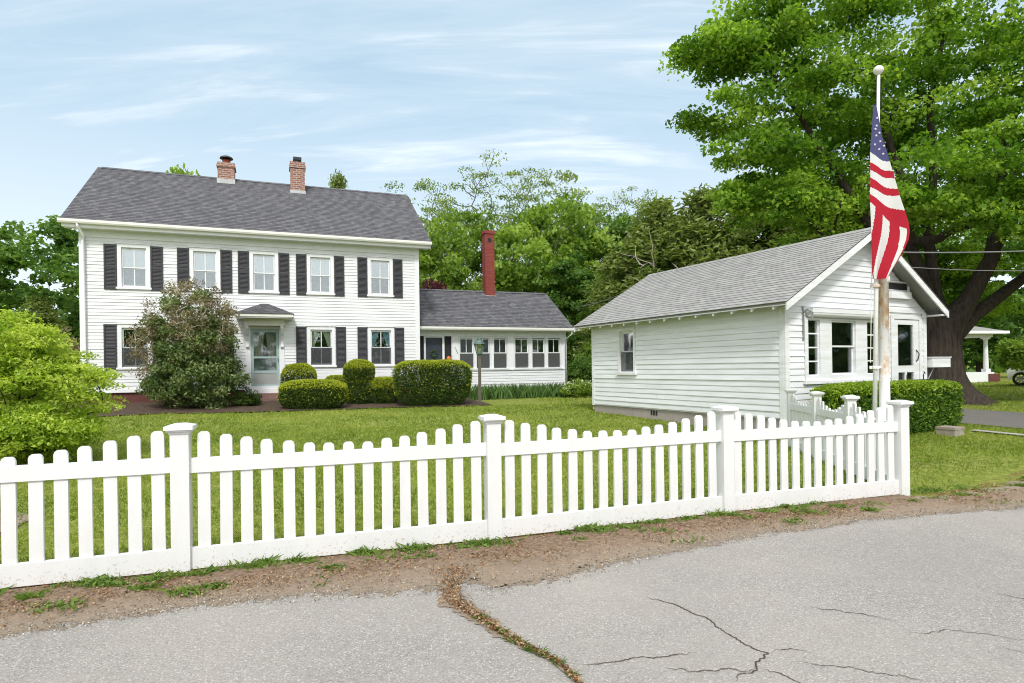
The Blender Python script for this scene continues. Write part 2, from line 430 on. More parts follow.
# ground: dense near the camera, out to the horizon
xs = np.concatenate([[-900, -400, -200, -100, -60], np.linspace(-40, 45, 171), [60, 100, 200, 400, 900]])
ys = np.concatenate([[-300, -100, -40, -15], np.linspace(-5, 30, 141), [35, 40, 50, 70, 100, 200, 400, 900, 1500]])
X, Y = np.meshgrid(xs, ys)
Z = gn(Y) + .03 * (fbm(X * .9, Y * .9, 3) - .5) * (Y > np.interp(X, FX, FY) + .3) * (np.abs(X) < 60) * (Y < 60)
Z = np.where(Y < np.interp(X, EX, EY) + .25, -.03, Z)
Z = Z + np.clip((Y - 60) / 900, 0, 1) * 30
tag(grid_mesh('ground', np.stack([X, Y, Z], -1), M['ground']), kind='structure')

# road
tx = np.unique(np.concatenate([np.linspace(-6, 9, 900), np.linspace(-60, 60, 61)]))
ey = np.interp(tx, EX, EY)
jag = (fbm(tx * 5, tx * 0 + 3.3, 5, 5) - .5) * .12
v = np.linspace(0, 1, 12)[:, None]
Yr = (-18) * (1 - v) + (ey + .10 + jag)[None] * v
tag(grid_mesh('road', np.stack([np.broadcast_to(tx, Yr.shape), Yr, np.full(Yr.shape, .004)], -1), M['asphalt']), kind='structure')

# dirt verge between road and fence; its road side is ragged and thins out over the asphalt
v = np.linspace(0, 1, 26)[:, None]
fy = np.interp(tx, FX, FY)
rag = (fbm(tx * 3, tx * 0 + .7, 21, 6) - .5) * .30
rag2 = (fbm(tx * 2.5, tx * 0 + 4.7, 31, 5) - .5) * .55
lo = ey + rag * .6 - .14; hi = fy + .12 + np.where(tx > 4.5, rag2, .15 * rag2)
hi = np.maximum(hi, lo + .05)
Yv = lo[None] * (1 - v) + hi[None] * v
Xv = np.broadcast_to(tx, Yv.shape)
vs_ = np.clip((v - .22) / .78, 0, 1)
Zv = .0058 + .040 * np.sin(vs_ * math.pi) ** 1.5 * (.5 + fbm(Xv * 4, Yv * 4, 8, 4)) + gn(Yv) * 1.0
tag(grid_mesh('dirt_verge', np.stack([Xv, Yv, Zv], -1), M['dirt'], None, {'side': np.where(Xv > 4.3, np.minimum(v, -.14 + 1.1 * (1 - v)), np.broadcast_to(v, Yv.shape))}), kind='structure')

# cracks in the asphalt: thin ragged strips
def crack(name, pts, w, z=.0075, m='crack', n=90, amp=.02, seed=1):
    P = np.array(pts, float)
    d = np.concatenate([[0], np.cumsum(np.linalg.norm(np.diff(P, axis=0), axis=1))])
    t = np.linspace(0, d[-1], n)
    x = np.interp(t, d, P[:, 0]); y = np.interp(t, d, P[:, 1])
    ww = np.interp(t, d, w) if hasattr(w, '__len__') else np.full(n, w)
    tx_ = np.gradient(x); ty_ = np.gradient(y); ln = np.hypot(tx_, ty_) + 1e-9
    nx, ny = -ty_ / ln, tx_ / ln
    j = (fbm(t * 9, t * 0 + seed, seed, 5) - .47) * amp * 2 + (fbm(t * 55, t * 0 + seed, seed + 1, 3) - .45) * amp * .55
    x = x + nx * j; y = y + ny * j
    wl = ww * (.4 + 1.1 * fbm(t * 25, t * 0 + 9, seed + 3, 3)); wr = ww * (.4 + 1.1 * fbm(t * 25, t * 0 + 5, seed + 7, 3))
    taper = np.clip(np.minimum(t, d[-1] - t) / .12, .15, 1)
    wl *= taper; wr *= taper
    G = np.stack([np.stack([x - nx * wl, y - ny * wl, np.full(n, z)], -1), np.stack([x + nx * wr, y + ny * wr, np.full(n, z)], -1)], 0)
    return tag(grid_mesh(name, G, M[m]), kind='structure')
BIG = [(-.42, 4.42), (-.44, 4.1), (-.40, 3.85), (-.21, 3.57), (.02, 3.24), (.22, 3.02), (.29, 2.85), (.33, 2.6)]
ck = crack('road_crack', BIG, [.10, .08, .085, .065, .036, .024, .02, .016], .0095, 'dirt', 160, .035, 4)
ck.data.attributes.new('side', 'FLOAT', 'POINT').data.foreach_set('value', np.full(len(ck.data.vertices), .24, dtype=np.float32))
for i, (p, w) in enumerate([
    ([(.86, 3.89), (1.06, 3.65), (1.17, 3.42), (1.23, 3.21), (1.3, 3.1), (1.18, 2.97), (1.04, 2.83)], .0080),
    ([(1.30, 3.11), (1.43, 3.14), (1.56, 3.12)], .0050), ([(1.78, 3.69), (2.06, 3.59), (2.21, 3.47)], .0058),
    ([(.31, 2.99), (.69, 3.08), (.95, 3.11)], .0056), ([(.71, 2.98), (.85, 2.93), (1.12, 2.93), (1.19, 2.97)], .0056),
    ([(1.19, 2.97), (1.3, 2.86), (1.33, 2.7)], .0056), ([(1.4, 3.02), (1.84, 2.87), (1.96, 2.8)], .0045), ([(3.06, 3.9), (3.19, 3.76), (3.5, 3.7)], .005), ([(2.15, 3.3), (2.4, 3.36), (2.75, 3.2)], .0035), ([(2.5, 3.15), (2.75, 2.95), (2.8, 2.75)], .0035)]):
    crack('road_crack', p, w * .62, .0075, 'crack', 260, .040, 10 + i)

# mulch bed in front of the house, driveway, path edging (frames: see below)
def strip(name, near, far, m, off=.012, n=60, k=8, amp=.12, seed=1, kind='structure', rise=0.):
    a = np.array(near, float); b = np.array(far, float)
    def res(p):
        d = np.concatenate([[0], np.cumsum(np.linalg.norm(np.diff(p, axis=0), axis=1))]); t = np.linspace(0, d[-1], n)
        return np.stack([np.interp(t, d, p[:, 0]), np.interp(t, d, p[:, 1])], -1)
    a = res(a); b = res(b)
    a = a + ((fbm(a[:, 0] * 2, a[:, 1] * 2, seed) - .47) * amp * 2)[:, None]
    v = np.linspace(0, 1, k)[:, None, None]
    P = a[None] * (1 - v) + b[None] * v
    z = gn(P[..., 1]) + off + rise * v[..., 0] ** 1.5 + .02 * amp / .12 * np.abs(np.sin(v[..., 0] * math.pi)) * np.ones(n)
    return tag(grid_mesh(name, np.concatenate([P, z[..., None]], -1), M[m]), kind=kind)

# ------------------------------------------------------------------ frames of the two buildings (local metres, Z turned)
HY, SY = R(21.25), R(28.07)
def w_of(x, y, a): return (x * math.cos(a) - y * math.sin(a), x * math.sin(a) + y * math.cos(a))
def hw(x, y): return w_of(x, y, HY)
def sw(x, y): return w_of(x, y, SY)

strip('mulch_bed', [(-12.4, 16.9), (-10.6, 17.9), (-8.2, 18.0), (-6.2, 18.5), (-3.7, 19.35), (-1.3, 19.5), (-.7, 20.0)], [hw(-6.3, 23.45), hw(-3, 23.45), hw(0, 23.45), hw(5.3, 23.45), hw(6.5, 23.9)], 'mulch', .03, 80, 12, .15, 3, 'structure', .22)
sp_ = strip('soil_patch', [(-9.5, 3.0), (-7, 3.75), (-5.2, 4.30), (-4.35, 4.75)], [(-9.8, 8.4), (-8.5, 7.9), (-6.6, 7.2), (-4.9, 6.3)], 'dirt', .016, 60, 24, .05, 5)
uu, vv = np.meshgrid(np.linspace(0, 1, 60), np.linspace(0, 1, 24))
sp_.data.attributes.new('side', 'FLOAT', 'POINT').data.foreach_set('value', np.ascontiguousarray(np.clip(np.minimum(1.0 * (1 - vv) * 2.2, (1 - uu) * 5) + .02, 0, .8).ravel(), dtype=np.float32))
strip('driveway', [sw(15.0, -3), sw(15.0, 4), sw(15.0, 12), sw(15.0, 24)], [sw(18.4, -3), sw(18.4, 4), sw(18.4, 12), sw(18.4, 24)], 'drive', .012, 80, 8, .06, 7)
strip('path_kerb', [sw(13.75, 2.2), sw(13.75, 6.3)], [sw(13.95, 2.2), sw(13.95, 6.3)], 'concrete', .03, 30, 3, .01, 9)

# ------------------------------------------------------------------ wall builder
def rects_minus(u0, u1, v0, v1, ops):
    us = sorted({u0, u1, *[max(u0, min(u1, o[k])) for o in ops for k in (0, 1)]})
    vs = sorted({v0, v1, *[max(v0, min(v1, o[k])) for o in ops for k in (2, 3)]})
    for i in range(len(us) - 1):
        for j in range(len(vs) - 1):
            c = ((us[i] + us[i + 1]) / 2, (vs[j] + vs[j + 1]) / 2)
            if us[i + 1] - us[i] < 1e-4 or vs[j + 1] - vs[j] < 1e-4: continue
            if not any(o[0] < c[0] < o[1] and o[2] < c[1] < o[3] for o in ops):
                yield us[i], us[i + 1], vs[j], vs[j + 1]

def clapboards(mb, T, u0, u1, v0, v1, ex, ops=(), span=None, m=0, rnd=None):
    """T(u,v,w). span(v)->(u0,u1) clips to a gable"""
    rnd = rnd or random.Random(5)
    n = max(1, round((v1 - v0) / ex)); h = (v1 - v0) / n
    for i in range(n):
        a, b = v0 + i * h, v0 + (i + 1) * h
        s0, s1 = (u0, u1) if span is None else span(a)
        t0, t1 = (u0, u1) if span is None else span(b)
        lip = .020 + rnd.uniform(-.003, .004)
        cuts = [(o[0], o[1]) for o in ops if o[2] < (a + b) / 2 < o[3]]
        segs = []; cur = s0
        for c0, c1 in sorted(cuts):
            if c0 > cur: segs.append((cur, c0))
            cur = max(cur, c1)
        if cur < s1: segs.append((cur, s1))
        boards_ = []
        for p, q in segs:
            x = p
            while q - x > 4.6:
                y = x + rnd.uniform(1.8, 4.2); boards_.append((x, y - .004, x == s0, False)); x = y
            boards_.append((x, q, x == s0, q == s1))
        base_lip = lip
        for p, q, fp_, fq_ in boards_:
            lip = base_lip + rnd.uniform(-.0035, .0035)
            p2 = t0 if fp_ else p; q2 = t1 if fq_ else q
            if q - p < .01 or q2 - p2 < .001: continue
            mb.face([T(p, a, lip), T(q, a, lip), T(q2, b, .004), T(p2, b, .004)], m)
            mb.face([T(p, a, 0), T(q, a, 0), T(q, a, lip), T(p, a, lip)], m)

def roof_slope(mb, e0, e1, r1, r0, ex=.14, m=0):
    """eave e0->e1, ridge r0->r1; overlapping courses with a lip"""
    e0, e1, r0, r1 = map(Vector, (e0, e1, r0, r1))
    nrm = (e1 - e0).cross(r0 - e0).normalized()
    if nrm.z < 0: nrm = -nrm
    sl = (r0 - e0).length; n = max(1, round(sl / ex))
    W = (e1 - e0).length
    for i in range(n):
        a, b = i / n, (i + 1) / n
        A0, A1 = e0.lerp(r0, a) + nrm * .014, e1.lerp(r1, a) + nrm * .014
        B0, B1 = e0.lerp(r0, b) + nrm * .003, e1.lerp(r1, b) + nrm * .003
        w0, w1 = (A1 - A0).length, (B1 - B0).length
        x0 = (A0 - e0).dot((e1 - e0) / W); x1 = (B0 - e0).dot((e1 - e0) / W)
        va, vb = i * .14 + .004, (i + 1) * .14 - .004
        mb.face([A0, A1, B1, B0], m, [(x0, va), (x0 + w0, va), (x1 + w1, vb), (x1, vb)])
        mb.face([A0 - nrm * .014, A1 - nrm * .014, A1, A0], m, [(x0, va), (x0 + w0, va), (x0 + w0, va + .01), (x0, va + .01)])

def slab(mb, a, b, c, d, t, m=0):
    """thick quad: a,b,c,d lowered by t"""
    A = [Vector(p) for p in (a, b, c, d)]; B = [p - Vector((0, 0, t)) for p in A]
    mb.face(A, m); mb.face(B[::-1], m)
    for i in range(4):
        j = (i + 1) % 4
        mb.face([A[i], B[i], B[j], A[j]], m)

def pleats(mb, T, u0, u1, v0, v1, w, tie=None, m=0, n=22, amp=.018):
    """hanging curtain with folds; tie=(side, fraction) gathers it towards one side at mid height"""
    rows = 9
    for i in range(n):
        for j in range(rows):
            q = []
            for (ii, jj) in ((i, j), (i + 1, j), (i + 1, j + 1), (i, j + 1)):
                a, b = ii / n, jj / rows
                k = 1.0
                if tie: k = 1 - tie[1] * (1 - b) ** .7
                uu = u0 + (u1 - u0) * (a * k if (not tie or tie[0] < 0) else 1 - (1 - a) * k)
                q.append(T(uu, v0 + (v1 - v0) * b, w + amp * math.sin(a * 6.3 * 4)))
            mb.face(q, m)

def window(parent, off, T, u0, u1, v0, v1, cas=.12, upper='sky_glass', lower='glass', muntin=True, curtain=None, trim='trim', head=True, lower_screen=True, name='window', sash_mat='trim'):
    """double-hung window in the opening u0..u1, v0..v1"""
    mb = MB(off)
    for a in ((u0 - cas, u0, v0 - .02, v1 + .02), (u1, u1 + cas, v0 - .02, v1 + .02), (u0 - cas, u1 + cas, v1 + .02, v1 + .02 + cas)):
        mb.box(a[0], a[1], a[2], a[3], -.10, .038, 0, T)
    mb.box(u0 - cas - .04, u1 + cas + .04, v0 - .085, v0 - .02, -.10, .075, 0, T)
    if head:
        mb.box(u0 - cas - .035, u1 + cas + .035, v1 + .02 + cas, v1 + .055 + cas, -.05, .07, 0, T)
    w = mb.build(name, M[trim], parent)
    mid = (v0 + v1) / 2
    for k, (a, b, d, gl) in enumerate(((mid - .018, v1 + .0, -.028, upper), (v0 - .0, mid + .018, -.058, lower))):
        s = MB(off); st = .042
        s.box(u0 + .004, u0 + st, a, b, d - .028, d, 0, T); s.box(u1 - st, u1 - .004, a, b, d - .028, d, 0, T)
        s.box(u0 + st, u1 - st, b - .045, b, d - .028, d, 0, T); s.box(u0 + st, u1 - st, a, a + (.05 if k else .036), d - .028, d, 0, T)
        if muntin:
            c = (u0 + u1) / 2
            s.box(c - .015, c + .015, a + .04, b - .045, d - .024, d - .004, 0, T)
        so = s.build('sash', M[sash_mat], w)
        p = MB(off); p.box(u0 + st - .006, u1 - st + .006, a + .03, b - .038, d - .017, d - .012, 0, T)
        p.build('pane', M[gl], w)
        if k and lower_screen:
            sc = MB(off); sc.box(u0 + .006, u1 - .006, v0, mid + .0, -.012, -.008, 0, T)
            sc.build('insect_screen', SCREEN, w)
    if curtain:
        c = MB(off)
        if curtain == 'shade':
            pleats(c, T, u0 + .0, u1 - .0, v0 + (v1 - v0) * .46, v1, -.13, None, 0, 16, .004); mm = 'curtain_pale'
            bk = MB(off); bk.box(u0 - .05, u1 + .05, v0 - .05, v0 + (v1 - v0) * .5, -.34, -.32, 0, T); bk.build('blind', M['grey_blind'], w)
        elif curtain == 'sheer':
            pleats(c, T, u0, u1, v0, v1, -.14, None, 0, 26, .014); mm = 'curtain_pale'
        else:
            hw_ = (u1 - u0) * .5
            pleats(c, T, u0 - .02, u0 + hw_ * .98, mid - .02, v1, -.13, (-1, .62)); pleats(c, T, u1 - hw_ * .98, u1 + .02, mid - .02, v1, -.13, (1, .62))
            mm = {'white': 'curtain_white', 'blue': 'curtain_blue'}[curtain]
        c.build('curtain', M[mm], w, True)
    return w

def screen_mat():
    m, nt, out = mat('half_clear_screen'); N = NT(nt)
    d = N.n('ShaderNodeBsdfDiffuse'); d.inputs['Color'].default_value = (.10, .105, .11, 1)
    t = N.n('ShaderNodeBsdfTransparent'); mx = N.n('ShaderNodeMixShader'); mx.inputs[0].default_value = .40
    N.l(t.outputs[0], mx.inputs[1]); N.l(d.outputs[0], mx.inputs[2]); N.l(mx.outputs[0], out.inputs[0]); return m
SCREEN = screen_mat()

def shutter(parent, off, T, u0, u1, v0, v1):
    s = MB(off)
    st = .05; mid = (v0 + v1) / 2
    s.box(u0, u0 + st, v0, v1, .012, .052, 0, T); s.box(u1 - st, u1, v0, v1, .012, .052, 0, T)
    for a, b in ((v0, v0 + .08), (mid - .04, mid + .04), (v1 - .07, v1)): s.box(u0 + st, u1 - st, a, b, .012, .050, 0, T)
    for a, b in ((v0 + .08, mid - .04), (mid + .04, v1 - .07)):
        n = int((b - a) / .045)
        for i in range(n):
            z = a + (b - a) * i / n; h = (b - a) / n
            s.face([T(u0 + st, z, .046), T(u1 - st, z, .046), T(u1 - st, z + h, .020), T(u0 + st, z + h, .020)])
            s.face([T(u0 + st, z, .020), T(u1 - st, z, .020), T(u1 - st, z, .046), T(u0 + st, z, .046)])
    return s.build('shutter', M['shutter'], parent)

# ================================================================== MAIN HOUSE
GZ = .25
hb = (-.4, 23.5, GZ)
house = empty('farmhouse', (*hw(hb[0], hb[1]), GZ), HY, 'two-storey white clapboard farmhouse with charcoal shutters and two brick chimneys', 'house')
HF = 23.5
TF = lambda u, v, w: (u, HF - w, v)
HX0, HX1, HB = -6.03, 5.2, 31.6
WC = [-4.51, -2.36, -.45, 1.50, 3.71]
W2 = [(c - .36, c + .36, 4.40, 5.70) for c in WC]
W1 = [(c - .38, c + .38, 1.70, 3.00) for c in (WC[0], WC[1], WC[3], WC[4])]
DOOR = (-.93, .03, .86, 3.02)
OPS = W2 + W1 + [DOOR]
m_ = MB(hb)
clapboards(m_, TF, HX0 + .14, HX1 - .14, .95, 6.0, .112, [(o[0] - .06, o[1] + .06, o[2] - .04, o[3] + .06) for o in OPS], None, 0, random.Random(1))
for a in rects_minus(HX0, HX1, .84, 6.2, OPS):
    m_.face([TF(a[0], a[2], -.004), TF(a[1], a[2], -.004), TF(a[1], a[3], -.004), TF(a[0], a[3], -.004)])
RZ, RY = 9.52, 27.55
def gab(sx):
    T = (lambda u, v, w: (HX0 - w, u, v)) if sx < 0 else (lambda u, v, w: (HX1 + w, u, v))
    clapboards(m_, T, HF + .14, HB - .14, .95, 6.15, .112, (), None, 0, random.Random(2))
    clapboards(m_, T, HF, HB, 6.15, RZ - .12, .112, (), lambda v: (HF + (v - 6.15) / (RZ - 6.15) * (RY - HF), HB - (v - 6.15) / (RZ - 6.15) * (HB - RY)), 0, random.Random(3))
    m_.face([T(HF, .84, -.004), T(HB, .84, -.004), T(HB, 6.15, -.004), T(RY, RZ - .1, -.004), T(HF, 6.15, -.004)])
gab(-1); gab(1)
m_.face([(HX0, HB, .2), (HX1, HB, .2), (HX1, HB, 6.2), (HX0, HB, 6.2)])
m_.build('wall', M['siding'], house)
t = MB(hb)   # corner boards, frieze, water table
def boards(parent, off, T, m, lst):
    for nm_, b in lst:
        t = MB(off); t.box(*b, 0, T); t.build(nm_, M[m], parent)
boards(house, hb, TF, 'trim', [('corner_board', (HX0 - .03, HX0 + .14, .86, 6.0, -.02, .034)), ('corner_board', (HX1 - .14, HX1 + .03, .86, 6.0, -.02, .034)), ('frieze_board', (HX0 - .03, HX1 + .03, 6.0, 6.27, -.02, .040)), ('skirt_board', (HX0 - .03, HX1 + .03, .84, .955, -.02, .045))])
for x in (HX0 - .034, HX1 + .001):
    boards(house, hb, None, 'trim', [('corner_board', (x, x + .033, HF + .022, HF + .16, .86, 6.1)), ('corner_board', (x, x + .033, HB - .15, HB, .86, 6.1))])
t = MB(hb); t.box(HX0 + .02, HX1 - .02, HF + .03, HB - .05, -.2, .86); t.build('foundation', M['brick_dark'], house)
# dim interior shell (behind the windows)
t = MB(hb); t.box(HX0 + .2, HX1 - .2, HF + 3.2, HF + 3.3, .9, 6.1); t.box(HX0 + .2, HX1 - .2, HF + .2, HF + 3.2, 3.5, 3.6); t.build('inner_wall', M['interior'], house)
# roof
EZ = 6.50; EYF = 23.08; EYB = HB + .42; X0, X1 = -6.42, 5.62
rf = MB(hb)
slab(rf, (X0, EYF, EZ - .02), (X1, EYF, EZ - .02), (X1, RY, RZ - .02), (X0, RY, RZ - .02), .07)
slab(rf, (X1, EYB, EZ - .02), (X0, EYB, EZ - .02), (X0, RY, RZ - .02), (X1, RY, RZ - .02), .07)
roof_slope(rf, (X0 - .03, EYF - .03, EZ - .02), (X1 + .03, EYF - .03, EZ - .02), (X1 + .03, RY, RZ), (X0 - .03, RY, RZ), .14)
roof_slope(rf, (X1 + .03, EYB, EZ - .02), (X0 - .03, EYB, EZ - .02), (X0 - .03, RY, RZ), (X1 + .03, RY, RZ), .28)
n = 38
for i in range(n):
    a = X0 + .1 + (X1 - X0 - .2) * i / n; b = X0 + .1 + (X1 - X0 - .2) * (i + 1) / n
    for sy in (-1, 1): rf.face([(a, RY, RZ + .03), (b, RY, RZ + .026), (b, RY + sy * .15, RZ - .075), (a, RY + sy * .15, RZ - .07)], 0, [(a, 9), (b, 9), (b, 9.13), (a, 9.13)])
roof = rf.build('roof', M['roof'], house)
t = MB(hb)   # rakes, soffit
for x in (X0 - .005, X1 - .025):
    for (ya, yb) in ((EYF, RY), (EYB, RY)):
        t.face([(x, ya, EZ - .04), (x, yb, RZ - .04), (x, yb, RZ - .26), (x, ya, EZ - .26)]); t.face([(x + .03, ya, EZ - .04), (x + .03, yb, RZ - .04), (x + .03, yb, RZ - .26), (x + .03, ya, EZ - .26)])
        t.face([(x, ya, EZ - .26), (x + .03, ya, EZ - .26), (x + .03, yb, RZ - .26), (x, yb, RZ - .26)])
t.box(X0, X1, EYF + .02, HF - .041, 6.24, 6.27); t.box(X0, X1, EYF, EYF + .03, 6.22, 6.46)
t.box(X0 + .002, X1 - .002, HB, EYB, 6.24, 6.27)
t.build('soffit', M['trim'], house)
t = MB(hb)   # ogee gutter
prof = [(0, .0), (-.10, .0), (-.125, .05), (-.125, .13), (-.112, .13), (-.112, .06), (-.09, .02), (0, .02)]
t.prism([(EYF - .005 + a, 6.33 + b) for a, b in prof], X0 - .08, X1 + .02, 0, lambda a, b, d: (d, a, b))
gut = t.build('gutter', M['cream'], house)
t = MB(hb)
t.tube([(X0 + .44, EYF - .06, 6.35), (X0 + .44, EYF - .06, 6.24), (HX0 + .12, HF - .12, 6.02), (HX0 + .11, HF - .11, 5.85), (HX0 + .11, HF - .11, 1.05), (HX0 + .06, HF - .3, .82)], .045, 10)
t.build('downspout', M['trim'], house, True)
# chimneys
def chimney(x0, x1, y0, y1, zb, zt, m, corb, par, lead=True):
    c = MB(hb); c.box(x0, x1, y0, y1, zb, zt)
    if corb:
        c.box(x0 - .04, x1 + .04, y0 - .04, y1 + .04, zt - corb - .02, zt - .02 - corb * .45)
        c.box(x0 - .02, x1 + .02, y0 - .02, y1 + .02, zt - .015 - corb * .45, zt + .012)
    ch = c.build('chimney', M[m], par)
    return ch
c1 = chimney(-2.22, -1.60, 27.1, 27.75, 8.7, 10.05, 'brick', .16, roof)
t = MB(hb); t.lathe([(.15, 10.05), (.15, 10.22), (.17, 10.24), (.12, 10.25), (.001, 10.25)], (-1.91, 27.42, 0), 14); t.build('flue_pot', M['red_brick'], c1)
t = MB(hb); t.lathe([(.03, 10.3), (.26, 10.31), (.24, 10.36), (.12, 10.42), (.001, 10.44)], (-1.91, 27.42, 0), 16)
for k in range(4): t.tube([(-1.91 + .12 * math.cos(k * 1.57), 27.42 + .12 * math.sin(k * 1.57), 10.2), (-1.91 + .12 * math.cos(k * 1.57), 27.42 + .12 * math.sin(k * 1.57), 10.33)], .012, 5)
t.build('rain_cap', M['black_metal'], c1)
t = MB(hb); t.box(-2.25, -1.57, 27.06, 27.79, 9.0, 9.38); t.face([(-2.42, 26.9, 9.08), (-1.40, 26.9, 9.08), (-1.40, 27.05, 9.18), (-2.42, 27.05, 9.18)]); t.build('flashing', M['flash'], c1)
c2 = chimney(.56, 1.13, 26.7, 27.3, 8.3, 10.25, 'brick', .22, roof)
t = MB(hb); t.box(.53, 1.16, 26.67, 27.33, 8.6, 9.06); t.box(.50, 1.19, 26.60, 26.66, 8.74, 8.84); t.build('flashing', M['flash'], c2)
t = MB(hb); t.box(.68, 1.01, 26.84, 27.16, 10.4, 10.52); t.box(.72, .97, 26.88, 27.12, 10.26, 10.40); t.build('rain_cap', M['black_metal'], c2)
# windows and shutters
CUR2 = ['shade', 'shade', 'shade', 'shade', None]
for i, o in enumerate(W2): window(house, hb, TF, *o, upper='sky_glass', lower='glass', curtain=CUR2[i], head=True, lower_screen=False, name='window')
for o, c in zip(W1, (None, None, 'white', 'blue')): window(house, hb, TF, *o, upper='glass', lower='glass', curtain=c, name='window')
for o in W2: shutter(house, hb, TF, o[0] - .50, o[0] - .135, 4.29, 5.80); shutter(house, hb, TF, o[1] + .135, o[1] + .50, 4.29, 5.80)
for o in W1: shutter(house, hb, TF, o[0] - .51, o[0] - .145, 1.60, 3.13); shutter(house, hb, TF, o[1] + .145, o[1] + .51, 1.60, 3.13)
# front door with storm door, canopy and steps
d = MB(hb)
for a in ((-1.11, -.93, .80, 3.04), (.03, .21, .80, 3.04), (-1.11, .21, 3.04, 3.10)): d.box(a[0], a[1], a[2], a[3], -.12, .05, 0, TF)
d.box(-1.13, .23, .66, .86, -.02, .06, 0, TF)
fr = d.build('door', M['trim'], house)
fr['label'] = 'grey green storm door over a cream curtained front door'
d = MB(hb)
for a in ((-.93, -.83, .86, 3.02), (-.07, .03, .86, 3.02), (-.83, -.07, 2.90, 3.02), (-.83, -.07, .86, 1.02), (-.83, -.07, 1.42, 1.52), (-.83, -.07, 1.96, 2.03)): d.box(a[0], a[1], a[2], a[3], -.03, .0, 0, TF)
d.build('storm_door', M['door_green'], fr)
d = MB(hb); d.box(-.84, -.06, 1.01, 1.43, -.022, -.012, 0, TF); d.build('kick_panel', M['door_screen'], fr)
d = MB(hb); d.box(-.84, -.06, 1.51, 2.91, -.02, -.014, 0, TF); d.build('pane', M['dim_glass'], fr)
d = MB(hb); d.box(-.90, .0, .86, 2.02, -.12, -.09, 0, TF)
for k in range(3): d.box(-.72, -.18, 1.55 + k * .15, 1.66 + k * .15, -.09, -.078, 0, TF)
d.box(-.90, -.80, 2.02, 3.0, -.12, -.09, 0, TF); d.box(-.10, .0, 2.02, 3.0, -.12, -.09, 0, TF)
arch = [(-.80, 3.0), (-.80, 2.6)] + [(-.45 - .35 * math.cos(a), 2.6 + .30 * math.sin(a)) for a in np.linspace(0, math.pi, 13)] + [(-.10, 2.6), (-.10, 3.0)]
d.prism(arch, -.12, -.09, 0, TF)
d.build('door_leaf', M['door_green'], fr)
d = MB(hb); pleats(d, TF, -.80, -.46, 2.02, 2.95, -.14, (-1, .25), 0, 14); pleats(d, TF, -.44, -.10, 2.02, 2.95, -.14, (1, .25), 0, 14); d.build('curtain', M['curtain_white'], fr, True)
d = MB(hb); d.tube([TF(-.02, 1.85, .0), TF(-.02, 1.85, .05), TF(-.02, 1.97, .05), TF(-.02, 1.97, 0)], .009, 6); d.lathe([(.001, 0), (.02, .0), (.02, .02), (.001, .02)], TF(-.45, 1.68, -.07), 8); d.build('handle', M['black_metal'], fr)
cn = MB(hb)
cx0, cx1, cy = -1.36, .48, 22.62
cn.box(cx0, cx1, cy, HF - .02, 3.36, 3.40); cn.box(cx0 - .03, cx1 + .03, cy - .03, HF - .021, 3.401, 3.50)
cn.box(-1.12, .22, HF - .42, HF - .03, 3.12, 3.36)
canopy = cn.build('door_canopy', M['cream'], house)
cr = MB(hb)
A, B, C_, D_ = (cx0 - .06, cy - .06, 3.50), (cx1 + .06, cy - .06, 3.50), (cx1 + .06, HF - .03, 3.50), (cx0 - .06, HF - .03, 3.50)
P, Q = (-.55, HF - .03, 3.93), (-.33, HF - .03, 3.93)
roof_slope(cr, A, B, Q, P, .12); cr.face([A, P, D_], 0, [(0, 0), (.5, .6), (1, 0)]); cr.face([B, C_, Q], 0, [(0, 0), (1, 0), (.5, .6)])
cr.build('canopy_roof', M['roof'], canopy)
for x in (-1.03, .13):
    b = MB(hb)
    pr = [(0, 2.35), (.05, 2.33), (.09, 2.38), (.08, 2.45), (.07, 2.6), (.12, 2.75), (.20, 2.82), (.30, 2.95), (.36, 3.02), (.38, 3.119), (0, 3.119)]
    b.prism([(HF - .051 - a, z) for a, z in pr], x - .05, x + .05, 0, lambda a, b_, d_: (d_, a, b_))
    b.build('bracket', M['trim'], canopy)
st = MB(hb)
for k, (dy, z) in enumerate(((1.0, .40), (.70, .55), (.40, .70))): st.box(-1.15 + .04 * k, .25 - .04 * k, HF - dy, HF - .03, .05, z)
st.build('front_steps', M['step_brick'], house)

# ================================================================== SUN PORCH WING
wb = (8.7, 24.5, .3)
wing = empty('sun_porch_wing', (*hw(wb[0], wb[1]), .3), HY, 'low white sun porch wing with a row of windows and tall red chimney', 'house wing')
WF = 24.5; TW = lambda u, v, w: (u, WF - w, v)
WX0, WX1 = 5.24, 12.16
PW = [(7.16, 7.76), (7.90, 8.50), (8.68, 9.28), (9.67, 10.31), (10.49, 11.09), (11.26, 11.86)]
ops = [(a, b, 1.50, 2.80) for a, b in PW] + [(5.46, 5.62, 1.1, 2.86), (5.70, 6.40, .8, 2.80), (6.50, 6.80, 1.1, 2.86)]
q = MB(wb)
clapboards(q, TW, WX0, WX1 - .1, .44, 1.40, .115, [(5.46, 6.85, .4, 3)], None, 0, random.Random(4))
for a in rects_minus(WX0, WX1, .43, 3.25, ops): q.face([TW(a[0], a[2], -.003), TW(a[1], a[2], -.003), TW(a[1], a[3], -.003), TW(a[0], a[3], -.003)])
clapboards(q, lambda u, v, w: (WX1 + w, u, v), WF + .1, 29.6, .44, 3.15, .115, (), None, 0)
q.face([(WX1, WF, .3), (WX1, 29.6, .3), (WX1, 29.6, 3.2), (WX1, 27.0, 5.0), (WX1, WF, 3.2)]); q.face([(WX0, 29.6, .3), (WX1, 29.6, .3), (WX1, 29.6, 3.2), (WX0, 29.6, 3.2)])
q.build('wall', M['siding'], wing)
